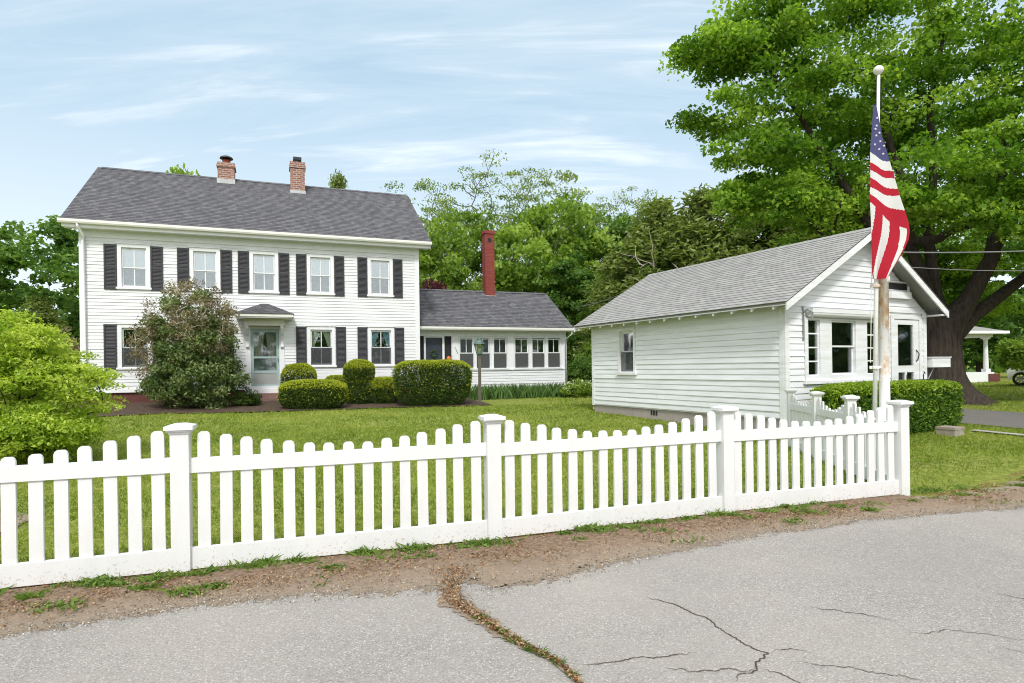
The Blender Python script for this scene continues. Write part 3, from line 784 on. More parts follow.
boards(wing, wb, TW, 'trim', [('sill_board', (WX0, WX1, 1.40, 1.46, -.02, .06)), ('frieze_board', (WX0, WX1, 2.86, 3.12, -.02, .03)), ('corner_board', (WX1 - .12, WX1 + .03, .40, 2.86, -.02, .034)),
    ('mullion', (6.84, 7.10, 1.46, 2.86, -.02, .03)), ('mullion', (9.34, 9.61, 1.46, 2.86, -.02, .028)), ('mullion', (6.41, 6.49, .8, 2.86, -.02, .03)), ('mullion', (5.63, 5.69, .8, 2.86, -.02, .03))])
q = MB(wb); q.box(WX0 + .2, WX1 - .2, WF + 2.4, WF + 2.5, .4, 3.1); q.build('inner_wall', M['interior'], wing)
q = MB(wb); q.box(WX0, WX1 - .03, WF + .03, 29.5, 0, .44); q.build('foundation', M['block'], wing)
for a, b in PW:
    window(wing, wb, TW, a + .0, b - .0, 1.52, 2.78, .03, 'dim_glass', 'dim_glass', True, None, 'trim', False, False)
# lower sashes carry no bar in the photo: covered by insect screens
for a, b in PW:
    s = MB(wb); s.box(a + .01, b - .01, 1.53, 2.13, -.022, -.016, 0, TW); s.build('insect_screen', M['screen'], wing)
s = MB(wb); s.box(5.46, 5.62, 1.1, 2.86, -.03, -.02, 0, TW); s.box(6.50, 6.80, 1.1, 2.86, -.03, -.02, 0, TW); s.build('screen_panel', M['dark'], wing)
s = MB(wb); s.lathe([(.001, 0), (.07, .03), (.10, .10), (.09, .18), (.04, .24), (.001, .25)], (6.66, WF - .06, 1.78), 12); s.build('hanging_ornament', M['orange'], wing, True)
dr = MB(wb); dr.box(5.70, 6.40, .8, 2.80, -.10, -.06, 0, TW)
for a in ((5.76, 6.34, .9, 1.45), (5.76, 6.34, 1.55, 1.60), (5.76, 6.34, 2.7, 2.73)): dr.box(a[0], a[1], a[2], a[3], -.06, -.045, 0, TW)
dd = dr.build('door', M['door_blue'], wing); dd['label'] = 'dark blue door with a wreath'
dr = MB(wb)
for k in range(60):
    a = k * 2 * math.pi / 60; rr = .13 + .03 * math.sin(k * 7.1)
    c = TW(6.05 + rr * math.cos(a), 2.12 + rr * math.sin(a), -.03); dr.lathe([(.001, -.03), (.035, 0), (.001, .03)], c, 5)
dr.build('wreath', M['wreath'], dd)
# iron house numerals written on a slant on the post
nm = MB(wb)
for k, (x, z) in enumerate(((6.93, 2.36), (6.98, 2.26), (7.03, 2.16))):
    nm.tube([TW(x, z + .05, .036), TW(x + .03, z + .02, .036), TW(x + .012, z - .02, .036), TW(x + .03, z - .05, .036)], .009, 5)
nm.build('iron_ornament', M['black_metal'], wing)
rf = MB(wb)
WE, WEY, WR, WRY = 3.26, 24.1, 5.13, 27.0
slab(rf, (WX0 - .02, WEY, WE - .02), (12.34, WEY, WE - .02), (12.34, WRY, WR - .02), (WX0 - .02, WRY, WR - .02), .06)
slab(rf, (12.34, 29.95, WE - .02), (WX0 - .02, 29.95, WE - .02), (WX0 - .02, WRY, WR - .02), (12.34, WRY, WR - .02), .06)
roof_slope(rf, (WX0 - .02, WEY - .02, WE - .01), (12.36, WEY - .02, WE - .01), (12.36, WRY, WR + .01), (WX0 - .02, WRY, WR + .01), .14)
roof_slope(rf, (12.36, 29.97, WE - .01), (WX0 - .02, 29.97, WE - .01), (WX0 - .02, WRY, WR + .01), (12.36, WRY, WR + .01), .28)
for i in range(26):
    a = WX0 + i * .27; b = a + .27
    for sy in (-1, 1): rf.face([(a, WRY, WR + .035), (b, WRY, WR + .03), (b, WRY + sy * .15, WR - .05), (a, WRY + sy * .15, WR - .045)], 0, [(a, 9), (b, 9), (b, 9.13), (a, 9.13)])
wroof = rf.build('roof', M['roof'], wing)
q = MB(wb)
q.box(WX0, 12.33, WEY + .0, WEY + .025, 3.08, 3.24); q.box(WX0, 12.33, WEY + .026, WF - .031, 3.12, 3.14)
for (ya, yb) in ((WEY, WRY), (29.95, WRY)):
    q.face([(12.35, ya, WE - .02), (12.35, yb, WR - .02), (12.35, yb, WR - .16), (12.35, ya, WE - .16)])
q.build('soffit', M['trim'], wing)
q = MB(wb); q.prism([(WEY - .003 + a, 3.10 + b) for a, b in prof], WX0 + .02, 12.62, 0, lambda a, b, d: (d, a, b)); q.build('gutter', M['cream'], wing)
q = MB(wb); q.tube([(12.25, WEY - .06, 3.1), (12.25, WEY - .06, 3.0), (12.10, WF - .09, 2.72), (12.10, WF - .09, .6)], .04, 10); q.build('downspout', M['trim'], wing, True)
hb_old = hb; hb = wb
wc = chimney(9.08, 9.54, 26.62, 27.08, 4.4, 7.95, 'red_brick', .12, wroof)
hb = hb_old
q = MB(wb); q.box(9.22, 9.40, 26.605, 26.66, 7.42, 7.60); q.build('vent_hole', M['dark'], wc)
q = MB(wb); q.box(9.04, 9.58, 26.57, 27.12, 4.5, 4.90); q.build('flashing', M['flash'], wc)

# ================================================================== SHED
sb = (12.4, 10.8, .1)
shed = empty('clapboard_shed', (*sw(sb[0], sb[1]), .1), SY, 'small weathered white clapboard shed with grey gabled roof behind the fence', 'shed')
SX0, SX1, SY0, SY1 = 10.0, 14.80, 7.66, 13.9
TG = lambda u, v, w: (u, SY0 - w, v)           # gable front
TS = lambda u, v, w: (SX0 - w, u, v)           # long side
sop = [(10.66, 11.02, 1.27, 2.37), (11.39, 12.18, 1.27, 2.37), (12.57, 12.97, 1.27, 2.37), (13.59, 14.49, .45, 2.46)]
side_op = (12.09, 12.64, 1.36, 2.40)
q = MB(sb); rr = random.Random(9)
clapboards(q, TG, SX0 + .10, SX1 - .10, .44, 2.62, .118, [(10.55, 13.06, 1.10, 2.60), (13.42, 14.66, .4, 2.62)], None, 0, rr)
SRZ, SRX = 4.26, 12.4
clapboards(q, TG, SX0, SX1, 2.62, SRZ - .15, .118, (), lambda v: (SX0 + (v - 2.62) / (SRZ - 2.62) * (SRX - SX0), SX1 - (v - 2.62) / (SRZ - 2.62) * (SX1 - SRX)), 0, rr)
clapboards(q, TS, SY0 + .10, SY1 - .08, .46, 2.62, .118, [(12.02, 12.71, 1.28, 2.48)], None, 0, rr)
clapboards(q, lambda u, v, w: (SX1 + w, u, v), SY0 + .1, SY1, .44, 2.62, .118, (), None, 0, rr)
for a in rects_minus(SX0, SX1, .43, 2.66, sop): q.face([TG(a[0], a[2], -.004), TG(a[1], a[2], -.004), TG(a[1], a[3], -.004), TG(a[0], a[3], -.004)])
q.face([TG(SX0, 2.66, -.004), TG(SX1, 2.66, -.004), TG(SRX, SRZ - .1, -.004)])
for a in rects_minus(SY0, SY1, .43, 2.7, [side_op]): q.face([TS(a[0], a[2], -.004), TS(a[1], a[2], -.004), TS(a[1], a[3], -.004), TS(a[0], a[3], -.004)])
q.face([(SX1, SY0, .3), (SX1, SY1, .3), (SX1, SY1, 2.7), (SX1, SY0, 2.7)]); q.face([(SX0, SY1, .3), (SX1, SY1, .3), (SX1, SY1, 2.66), (SRX, SY1, SRZ - .1), (SX0, SY1, 2.66)])
q.build('wall', M['shed_siding'], shed)
q = MB(sb); q.box(SX0 + .03, SX1 - .03, SY0 + .03, SY1 - .03, -.3, .44)
fnd = q.build('foundation', M['block'], shed)
q = MB(sb)
for k in range(3): q.box(11.28 + k * .09, 11.34 + k * .09, .28, .40, -.028, -.022, 0, TS)
q.build('vent_grille', M['dark'], fnd)
boards(shed, sb, TG, 'shed_trim', [('corner_board', (SX0 - .02, SX0 + .10, .42, 2.62, -.02, .026)), ('corner_board', (SX1 - .10, SX1 + .02, .42, 2.62, -.02, .026)), ('header_board', (12.86, SX1 - .102, 2.60, 2.68, -.02, .03))])
boards(shed, sb, TS, 'shed_trim', [('corner_board', (SY0 + .021, SY0 + .11, .42, 2.60, -.019, .024)), ('corner_board', (SY1 - .09, SY1 + .01, .42, 2.60, -.02, .024))])
SE, SEX0, SEX1, SF, SB = 2.64, 9.62, 15.06, 7.31, 14.22
rf = MB(sb)
for (xe, sx) in ((SEX0, 1), (SEX1, -1)):
    slab(rf, (xe, SB, SE), (xe, SF, SE), (SRX, SF, SRZ), (SRX, SB, SRZ), .035)
    roof_slope(rf, (xe - sx * .03, SB + .02, SE + .002), (xe - sx * .03, SF - .02, SE + .002), (SRX, SF - .02, SRZ + .02), (SRX, SB + .02, SRZ + .02), .125)
for i in range(27):
    a = SF - .02 + i * .2578; b = a + .2578
    for sx in (-1, 1): rf.face([(SRX, a, SRZ + .045), (SRX, b, SRZ + .04), (SRX + sx * .12, b, SRZ - .035), (SRX + sx * .12, a, SRZ - .03)], 0, [(a, 9), (b, 9), (b, 9.13), (a, 9.13)])
sroof = rf.build('roof', M['shed_roof'], shed)
k_ = (SRZ - SE) / (SRX - SEX0)
for i in range(14):       # exposed rafter tails along the visible eave
    y = SF + .32 + i * .492
    r_ = MB(sb); r_.prism([(SEX0 + .02, SE - .035), (SX0 - .005, SE - .035 + k_ * (SX0 - SEX0 - .02)), (SX0 - .005, SE - .14 + k_ * (SX0 - SEX0)), (SEX0 + .02, SE - .115)], y - .022, y + .022, 0, lambda a, b, d: (a, d, b))
    r_.build('rafter_tail', M['shed_trim'], sroof)
q = MB(sb)
for (xe, s_) in ((SEX0 - .02, 1), (SEX1 + .02, -1)):
    for y in (SF - .015, SB - .015):
        q.prism([(xe, SE - .01), (SRX, SRZ - .005), (SRX, SRZ - .15), (xe, SE - .15)], y, y + .03, 0, lambda a, b, d: (a, d, b))
q.box(SEX0 + .001, SEX0 + .018, SF + .02, SB - .02, SE - .055, SE - .01)
q.build('rake_board', M['shed_trim'], sroof)
q = MB(sb)
for k in range(7):
    f = (k + .5) / 7
    x = SX1 + .05 + (SRX - SX1 - .05) * 0 
q.box(SX1 + .03, SEX1 - .02, SF + .02, SB - .02, SE - .10, SE - .07)
q.build('soffit', M['shed_trim'], sroof)
# side window
window(shed, sb, TS, side_op[0], side_op[1], side_op[2], side_op[3], .075, 'dim_glass', 'dim_glass', False, None, 'shed_trim', False, True, sash_mat='shed_trim')
q = MB(sb); q.box(side_op[0] - .06, side_op[1] + .06, side_op[2] - .04, side_op[3] + .04, -.20, -.17, 0, TS); q.build('window_blind', M['grey_blind'], shed)
# front window bank
q = MB(sb)
for a in ((10.56, 10.66, 1.16, 2.40), (11.02, 11.39, 1.16, 2.40), (12.18, 12.57, 1.16, 2.40), (12.97, 13.06, 1.16, 2.40)): q.box(a[0], a[1], a[2], a[3], -.08, .024, 0, TG)
for a in ((10.66, 11.02), (11.39, 12.18), (12.57, 12.97)): q.box(a[0], a[1], 1.16, 1.27, -.08, .022, 0, TG); q.box(a[0], a[1], 2.37, 2.40, -.08, .022, 0, TG)
q.box(10.50, 13.12, 1.10, 1.16, -.05, .07, 0, TG)
bank = q.build('window_bank', M['shed_trim'], shed)
for a, b in ((10.66, 11.02), (12.57, 12.97)):
    s = MB(sb)
    s.box(a, a + .03, 1.27, 2.37, -.05, -.01, 0, TG); s.box(b - .03, b, 1.27, 2.37, -.05, -.01, 0, TG)
    for k in range(5):
        z = 1.27 + k * (1.10 / 4); s.box(a + .03, b - .03, max(1.27, z - .014), min(2.37, z + .014), -.05, -.012, 0, TG)
    so = s.build('sash', M['shed_trim'], bank)
    p = MB(sb); p.box(a + .02, b - .02, 1.28, 2.36, -.036, -.030, 0, TG); p.build('pane', M['glass'], bank)
a, b = 11.39, 12.18
for k, (z0, z1, dd_) in enumerate(((1.83, 2.37, -.01), (1.27, 1.86, -.045))):
    s = MB(sb); s.box(a, a + .04, z0, z1, dd_ - .03, dd_, 0, TG); s.box(b - .04, b, z0, z1, dd_ - .03, dd_, 0, TG); s.box(a + .04, b - .04, z0, z0 + .035, dd_ - .03, dd_, 0, TG); s.box(a + .04, b - .04, z1 - .035, z1, dd_ - .03, dd_, 0, TG); s.build('sash', M['shed_trim'], bank)
    p = MB(sb); p.box(a + .03, b - .03, z0 + .02, z1 - .02, dd_ - .02, dd_ - .014, 0, TG); p.build('pane', M['dim_glass'], bank)
c = MB(sb); pleats(c, TG, a + .02, b - .02, 1.86, 2.36, -.12, None, 0, 26, .02); c.build('curtain', M['interior'], bank, True)
c = MB(sb); c.box(SX0 + .3, SX1 - .3, 10.6, 10.7, .5, 2.6); c.build('inner_wall', M['interior'], shed)
# rolled-up awning above the windows
q = MB(sb)
q.tube([TG(10.62, 2.49, .09), TG(13.10, 2.49, .09)], .072, 14); q.box(10.60, 13.12, 2.50, 2.58, .02, .17, 0, TG)
aw = q.build('rolled_awning', M['shed_trim'], shed)
q = MB(sb)
q.tube([TG(10.52, 2.50, .03), TG(10.56, 2.56, .10), TG(10.62, 2.50, .16), TG(10.60, 2.38, .15)], .016, 6); q.box(10.49, 10.53, 1.95, 2.62, .016, .03, 0, TG)
q.build('awning_arm', M['steel'], aw)
# door with glazed top and two small panes
q = MB(sb)
for a in ((13.44, 13.55, .42, 2.54), (14.53, 14.64, .42, 2.54), (13.55, 14.53, 2.46, 2.54)): q.box(a[0], a[1], a[2], a[3], -.06, .028, 0, TG)
dr = q.build('door', M['shed_trim'], shed)
q = MB(sb)
for a in ((13.56, 13.72, .45, 2.45), (14.32, 14.52, .45, 2.45), (13.72, 14.32, 2.34, 2.45), (13.72, 14.32, 1.28, 1.43), (13.72, 14.32, .45, .62), (13.98, 14.06, .62, 1.28)): q.box(a[0], a[1], a[2], a[3], -.04, .006, 0, TG)
q.build('door_leaf', M['shed_trim'], dr)
q = MB(sb)
for a in ((13.71, 14.33, 1.42, 2.35), (13.71, 13.99, .61, 1.29), (14.05, 14.33, .61, 1.29)): q.box(a[0], a[1], a[2], a[3], -.025, -.018, 0, TG)
q.build('pane', M['dim_glass'], dr)
q = MB(sb); q.box(13.84, 14.20, 1.95, 2.3, -.20, -.17, 0, TG); q.build('paper_notice', M['curtain_white'], dr)
q = MB(sb); q.tube([TG(14.42, 1.52, .0), TG(14.40, 1.55, .05), TG(14.44, 1.68, .06), TG(14.42, 1.78, .01)], .013, 6); q.build('handle', M['black_metal'], dr)
# vent slot with a drop board in the gable
q = MB(sb); q.box(13.36, 14.06, 3.10, 3.24, .016, .024, 0, TG); q.build('vent_slot', M['dark'], shed)
q = MB(sb); q.box(13.34, 14.10, 2.90, 3.05, .012, .10, 0, TG); q.box(13.32, 14.12, 3.25, 3.28, .012, .05, 0, TG); q.box(14.07, 14.12, 3.06, 3.25, .012, .05, 0, TG); q.build('vent_ledge', M['shed_trim'], shed)
# electric service mast on the far slope
q = MB(sb); q.tube([(14.25, 8.4, 2.9), (14.25, 8.4, 4.02), (14.30, 8.35, 4.12), (14.48, 8.28, 4.17), (14.54, 8.25, 4.10)], .035, 8)
q.build('service_mast', M['steel_white'], shed)
# small white box on a bracket at the front corner
q = MB(sb); q.box(14.86, 15.62, SY0 - .12, SY0 + .12, 1.38, 1.60); q.box(14.84, 15.64, SY0 - .14, SY0 + .14, 1.60, 1.62)
bx = q.build('wall_box', M['shed_trim'], shed)
q = MB(sb); q.tube([(14.82, SY0, 1.02), (15.15, SY0, 1.38)], .014, 6); q.build('brace', M['steel'], bx)
q = MB(sb)
for x in (13.47, 14.10, 14.60): q.tube([TG(x, .4, .32), TG(x, 1.22, .32), TG(x + .03, 1.29, .32), TG(x + .07, 1.25, .32)], .012, 6)
q.tube([TG(13.47, 1.12, .32), TG(14.60, 1.12, .32)], .010, 6)
q.build('hand_rail', M['black_metal'], shed)
st = empty('door_step', (*sw(12.9, 6.25), 0), SY, 'low stone step block at the end of the clipped hedge', 'step')
q = MB(); q.box(-.17, .17, -.16, .16, -.02, .20); q.box(-.18, .18, -.17, .17, .203, .25); q.build('slab', M['stone'], st)

# ================================================================== FENCES
def post(fence, x, y, h, ang, s=.062):
    o = (x, y, 0); ca, sa = math.cos(ang), math.sin(ang)
    T = lambda a, b, c: (a * ca - b * sa, a * sa + b * ca, c)
    q = MB(); q.box(-s, s, -s, s, -.02, h - .06, 0, T)
    p = q.build('post', M['white'], fence); p.location = (x, y, 0)
    q = MB()
    for a, z0, z1 in ((s + .008, h - .075, h - .058), (s + .022, h - .058, h - .046), (s + .034, h - .046, h - .018)): q.box(-a, a, -a, a, z0, z1, 0, T)
    a = s + .034; b = s * .55
    A = [T(*v) for v in ((-a, -a, h - .018), (a, -a, h - .018), (a, a, h - .018), (-a, a, h - .018))]; B = [T(*v) for v in ((-b, -b, h), (b, -b, h), (b, b, h), (-b, b, h))]
    for i in range(4): q.face([A[i], A[(i + 1) % 4], B[(i + 1) % 4], B[i]])
    q.face(B)
    q.build('post_cap', M['white'], p)
def panel(fence, P, Q, hp, n, s=.062, dip=.145, t_lo=0.):
    P = Vector((*P, 0)); Q = Vector((*Q, 0)); d = (Q - P); Ln = d.length; d.normalize(); nr = Vector((d.y, -d.x, 0))
    T = lambda a, b, c: tuple(P + d * a + nr * b + Vector((0, 0, c)))
    for z0, z1, w in ((.740 * hp / 1.1, .848 * hp / 1.1, .024), (.03, .185, .026)):
        q = MB(); q.box(s, Ln - s, -w, w, z0, z1, 0, T); q.build('rail', M['white'], fence)
    pitch = Ln / (n + 1)
    for i in range(n):
        c = pitch * (i + 1); t = c / Ln
        if t < t_lo: continue
        top = hp - .045 - dip * math.sin(math.pi * min(1, max(0, (t - .03) / .94))) ** 1.25
        q = MB(); w = .043; c += random.uniform(-.004, .004); top += random.uniform(-.006, .006); lean_ = random.uniform(-.006, .006)
        poly = [(c - w, .10), (c + w, .10), (c + w, top - .035)] + [(c + w * math.cos(k), top - .035 + .035 * math.sin(k)) for k in (.55, 1.05, 2.09, 2.59)] + [(c - w, top - .035)]
        q.prism(poly, -.011, .011, 0, lambda a, b, d_: T(a + lean_ * b, d_, b))
        q.build('picket', M['white'], fence)
fence = empty('picket_fence', (0, 0, 0), 0, 'long white scalloped picket fence running along the road edge', 'fence')
SP = [(4.35, 6.74), (4.56, 8.10), (4.74, 9.35), (4.87, 10.50)]
for i in range(len(POSTS) - 1):
    panel(fence, POSTS[i][:2], POSTS[i + 1][:2], (POSTS[i][2] + POSTS[i + 1][2]) / 2, 15)
a0 = math.atan2(POSTS[4][1] - POSTS[1][1], POSTS[4][0] - POSTS[1][0])
for x, y, h in POSTS: post(fence, x, y, h, a0)
sf = empty('picket_fence', (4.5, 7.9, 0), 0, 'short white picket fence going from the road corner back to the shed', 'fence')
sfh = MB
for i in range(3):
    panel(sf, SP[i], SP[i + 1], 1.05, 9, .055, .17)
for x, y in SP[1:]: post(sf, x, y, 1.07, math.atan2(SP[2][1] - SP[0][1], SP[2][0] - SP[0][0]), .055)
for ch in sf.children: ch.location = Vector(ch.location) - Vector((4.5, 7.9, 0))

# ================================================================== FLAGPOLE AND FLAG
PX, PY = 4.95, 7.98
fp = empty('flagpole', (PX, PY, 0), 0, 'flagpole of a rusty white steel post with a slim white pole clamped to it', 'flagpole')
q = MB(); q.lathe([(.105, 0), (.066, .01), (.063, 2.56), (.080, 2.565), (.080, 2.64), (.001, 2.66)], (0, 0, 0), 20); q.build('steel_post', M['rust'], fp, True)
pb = Vector((-.165, -.02, .0)); pt = Vector((-.035, -.02, 5.32))
q = MB(); q.tube([pb, pb.lerp(pt, .5), pb.lerp(pt, .52), pt], [.027, .027, .022, .019], 12); q.build('slim_pole', M['steel_white'], fp, True)
q = MB(); q.lathe([(.001, -.062), (.03, -.055), (.058, -.02), (.064, .0), (.058, .025), (.035, .052), (.001, .062)], tuple(pt + Vector((0, 0, .06))), 16); q.build('finial_ball', M['steel_white'], fp, True)
q = MB()
for z in (1.44, 2.52):
    c = pb.lerp(pt, z / 5.32)
    q.box(c.x - .05, c.x + .15, -.03, .03, z - .012, z + .012); q.lathe([(.048, -.02), (.05, 0), (.048, .02)], (c.x, c.y, z), 12)
    q.box(c.x - .075, c.x - .045, -.03, -.005, z - .02, z + .02)
q.build('clamp', M['rust'], fp)
q = MB(); c = pb.lerp(pt, .9); q.tube([(-.20, -.03, 1.5), (-.145, -.02, 3.2), tuple(c + Vector((-.03, 0, 0)))], .005, 5); q.build('halyard', M['curtain_white'], fp)

# flag: hangs limp in deep folds; outline in cm from the drawing of its folds
FL = [(105, 876.8, 881), (118, 876, 883.5), (135, 874.5, 886), (152, 872.8, 891), (175, 872.8, 896.3), (200, 871.8, 902), (212, 872.4, 905.5), (222, 872.6, 908.2), (232, 872.8, 909.3), (240, 872.8, 908), (250, 872.8, 903.7), (262, 872.8, 897), (270, 872.8, 892), (279, 873.5, 887)]
fl = np.array(FL); K = 7.87 / 600.
def fxz(px, py): return ((px - 512) * K, 1.5 + (367.7 - .01344 * (px - 512) - py) * K)
def flag_mats():
    out = []
    for n_, c in (('flag_white', (.80, .79, .77)), ('flag_red', (.50, .03, .05)), ('flag_blue', (.10, .10, .22))):
        m, nt, o = mat(n_); N = NT(nt)
        tc = N.n('ShaderNodeTexCoord').outputs['Object']
        d = N.n('ShaderNodeBsdfDiffuse'); t = N.n('ShaderNodeBsdfTranslucent'); d.inputs[0].default_value = (*c, 1); t.inputs[0].default_value = (*c, 1)
        b = N.bump(N.noise(tc, 300, 2, .5), .2, .002); N.l(b, d.inputs['Normal'])
        mx = N.n('ShaderNodeMixShader'); mx.inputs[0].default_value = .3; N.l(d.outputs[0], mx.inputs[1]); N.l(t.outputs[0], mx.inputs[2]); N.l(mx.outputs[0], o.inputs[0]); out.append(m)
    return out
FM = flag_mats()
def fold(s, py):
    """depth of the cloth: folds that open towards the fly end"""
    t = (py - 105) / 175.
    lower = 1 if py > 190 else 0
    return -.10 - .035 * math.sin(s * math.pi * (1.2 + 1.6 * t) + .5) * (.4 + .8 * t) - .03 * s * t
def flag_pt(s, py):
    a = np.interp(py, fl[:, 0], fl[:, 1]); b = np.interp(py, fl[:, 0], fl[:, 2])
    x, z = fxz(a + (b - a) * s, py)
    return (x - PX, fold(s, py), z)
YL = [152, 162, 170, 177.5, 187, 194, 202]; YR = [161, 170.5, 178, 189, 196, 211, 231]
def flag_col(s, py):
    f = lambda k: YL[k] + (YR[k] - YL[k]) * s + 2.2 * math.sin(s * 3.1)
    if py < f(0): return 2
    for k in range(1, 7):
        if py < f(k): return (0, 1)[(k + 1) % 2]
    t = min(1, max(0, (py - 205) / 70))
    e0 = [.15, .42, .62, .76, .90]; e1 = [-.2, .03, .42, .82, .96]
    u = sum(1 for a, b in zip(e0, e1) if s > a + (b - a) * t)
    return (0, 1, 0, 1, 0, 1)[u]
flag = empty('flag', (PX, PY, 3.4), 0, 'limp American flag hanging in folds from the top of the pole', 'flag')
q = MB((0, 0, 3.4)); NR, NC = 230, 56
for i in range(NR):
    for j in range(NC):
        p0, p1 = 105 + 174 * i / NR, 105 + 174 * (i + 1) / NR; s0, s1 = j / NC, (j + 1) / NC
        q.face([flag_pt(s0, p0), flag_pt(s1, p0), flag_pt(s1, p1), flag_pt(s0, p1)], flag_col((s0 + s1) / 2, (p0 + p1) / 2))
cloth = q.build('cloth', FM, flag, True)
q = MB((0, 0, 3.4))
for px, py in ((880.2, 118), (879.2, 126), (882.9, 132.5), (878.5, 136), (876.8, 145), (883.6, 141), (887.6, 145.3), (881.8, 149.3), (877.8, 129.5), (886.6, 153.3)):
    a = np.interp(py, fl[:, 0], fl[:, 1]); b = np.interp(py, fl[:, 0], fl[:, 2]); s = (px - a) / (b - a)
    c = Vector(flag_pt(s, py)) + Vector((0, -.012, 0)); rr_ = .020
    pts = [c + Vector(((rr_ if k % 2 == 0 else rr_ * .42) * math.sin(k * math.pi / 5), 0, (rr_ if k % 2 == 0 else rr_ * .42) * math.cos(k * math.pi / 5))) for k in range(10)]
    for k in range(10): q.face([c, pts[k], pts[(k + 1) % 10]])
q.build('star', FM[0], cloth)

# ================================================================== LAMP POST
lx, ly = -1.1, 20.34
lamp = empty('lamp_post', (lx, ly, .25), 0, 'weathered wooden lamp post with green copper lantern before the sun porch', 'lamp post')
q = MB(); q.box(-.05, .05, -.05, .05, -.1, 1.62); q.box(-.065, .065, -.065, .065, 1.62, 1.66); q.build('post', M['old_wood'], lamp)
q = MB(); q.lathe([(.05, 1.66), (.05, 1.70), (.10, 1.72), (.10, 1.74)], n=12)
for k in range(6):
    a = k * math.pi / 3; q.tube([(.095 * math.cos(a), .095 * math.sin(a), 1.74), (.17 * math.cos(a), .17 * math.sin(a), 2.05)], .011, 5)
q.lathe([(.19, 2.05), (.20, 2.07), (.12, 2.17), (.05, 2.22), (.055, 2.24), (.03, 2.27), (.02, 2.31), (.001, 2.32)], n=6)
lt = q.build('lantern', M['copper'], lamp)
q = MB(); q.lathe([(.088, 1.74), (.160, 2.05)], n=6); q.build('lantern_glass', M['lamp_glass'], lt)
q = MB(); q.lathe([(.02, 1.74), (.03, 1.80), (.035, 1.88), (.001, 1.93)], n=10); q.build('bulb', M['curtain_white'], lt, True)

# ================================================================== FOLIAGE TOOLS
def nrm(v): return v / (np.linalg.norm(v, axis=-1, keepdims=True) + 1e-9)
def leaves(P, size, rng, up=.5, asp=.6, tint=None, droop=.0, axis=None):
    """one bent rhombus per leaf -> V, F, tint"""
    n = len(P)
    N_ = nrm(rng.normal(size=(n, 3)) + np.array([0, 0, up]))
    T_ = rng.normal(size=(n, 3)) + np.array([0, 0, -droop])
    if axis is not None: T_ = T_ * .6 + axis
    T_ = nrm(T_ - N_ * (T_ * N_).sum(1, keepdims=True)); B_ = np.cross(N_, T_)
    s = size * rng.uniform(.65, 1.3, size=(n, 1))
    V = np.stack([P - T_ * s * .5, P - B_ * s * asp * .5 + N_ * s * .1, P + T_ * s * .5 - N_ * s * .08, P + B_ * s * asp * .5 + N_ * s * .1], 1)
    if tint is None: tint = np.full(n, .5)
    t = np.clip(tint + rng.normal(size=n) * .16, 0, 1)
    return V.reshape(-1, 3), np.arange(4 * n).reshape(n, 4), np.repeat(t, 4)

def skeleton(base, targets, rng, jit=.12, bend=.15):
    """base: list of points of the trunk (chain). Every target is tied to the nearest node."""
    nodes = [np.array(b, float) for b in base]; par = [-1] + list(range(len(base) - 1))
    A = np.array(nodes)
    order = np.argsort(np.linalg.norm(targets - A[-1], axis=1) + np.linalg.norm(targets[:, :2] - A[-1, :2], axis=1) * .2)
    ends = []
    for k in order:
        t = targets[k]; A = np.array(nodes)
        dv = t - A; dist = np.linalg.norm(dv, axis=1)
        cost = dist + np.clip(-dv[:, 2], 0, None) * .9 + .25 * np.linalg.norm(A - A[min(len(base) - 1, 1)], axis=1) * .3
        i = int(np.argmin(cost)); L_ = dist[i]
        m = max(2, int(L_ / .9) + 1)
        last = i
        off = rng.normal(size=3) * L_ * bend; off[2] = abs(off[2]) * .7
        for s in range(1, m + 1):
            f = s / m
            p = A[i] + dv[i] * f + off * (4 * f * (1 - f)) * .5 + rng.normal(size=3) * jit * L_ / m * (f < 1)
            nodes.append(p); par.append(last); last = len(nodes) - 1
        ends.append((k, last))
    return np.array(nodes), np.array(par), ends

def skel_mesh(nodes, par, r_tip, expo, r_base=None, sides=6, base_r=None):
    n = len(nodes); cnt = np.zeros(n); ch = np.zeros(n, int)
    for i in range(n - 1, 0, -1):
        if ch[i] == 0: cnt[i] += 1
        cnt[par[i]] += cnt[i]; ch[par[i]] += 1
    r = r_tip * np.maximum(cnt, 1) ** expo
    if base_r is not None:
        for i, b in enumerate(base_r): r[i] = b
        for i in range(len(base_r), n): r[i] = min(r[i], r[par[i]] * .92)
    V = []; F = []
    for i in range(1, n):
        p = nodes[par[i]]; q = nodes[i]; d = q - p; L_ = np.linalg.norm(d)
        if L_ < 1e-4: continue
        d /= L_; a = np.array([0, 0, 1.]) if abs(d[2]) < .9 else np.array([1., 0, 0])
        u = np.cross(d, a); u /= np.linalg.norm(u); w = np.cross(d, u)
        sd = sides if r[i] > .03 else 4
        ra = r[par[i]] if par[i] < len(base_r or []) and i < len(base_r or []) else min(r[par[i]], r[i] * 1.25)
        an = np.arange(sd) * 2 * math.pi / sd
        ring = np.cos(an)[:, None] * u + np.sin(an)[:, None] * w
        b = len(V)
        V += list(p - d * r[i] * .3 + ring * ra); V += list(q + ring * r[i])
        for k in range(sd): F.append((b + k, b + (k + 1) % sd, b + sd + (k + 1) % sd, b + sd + k))
    return np.array(V), np.array(F), r

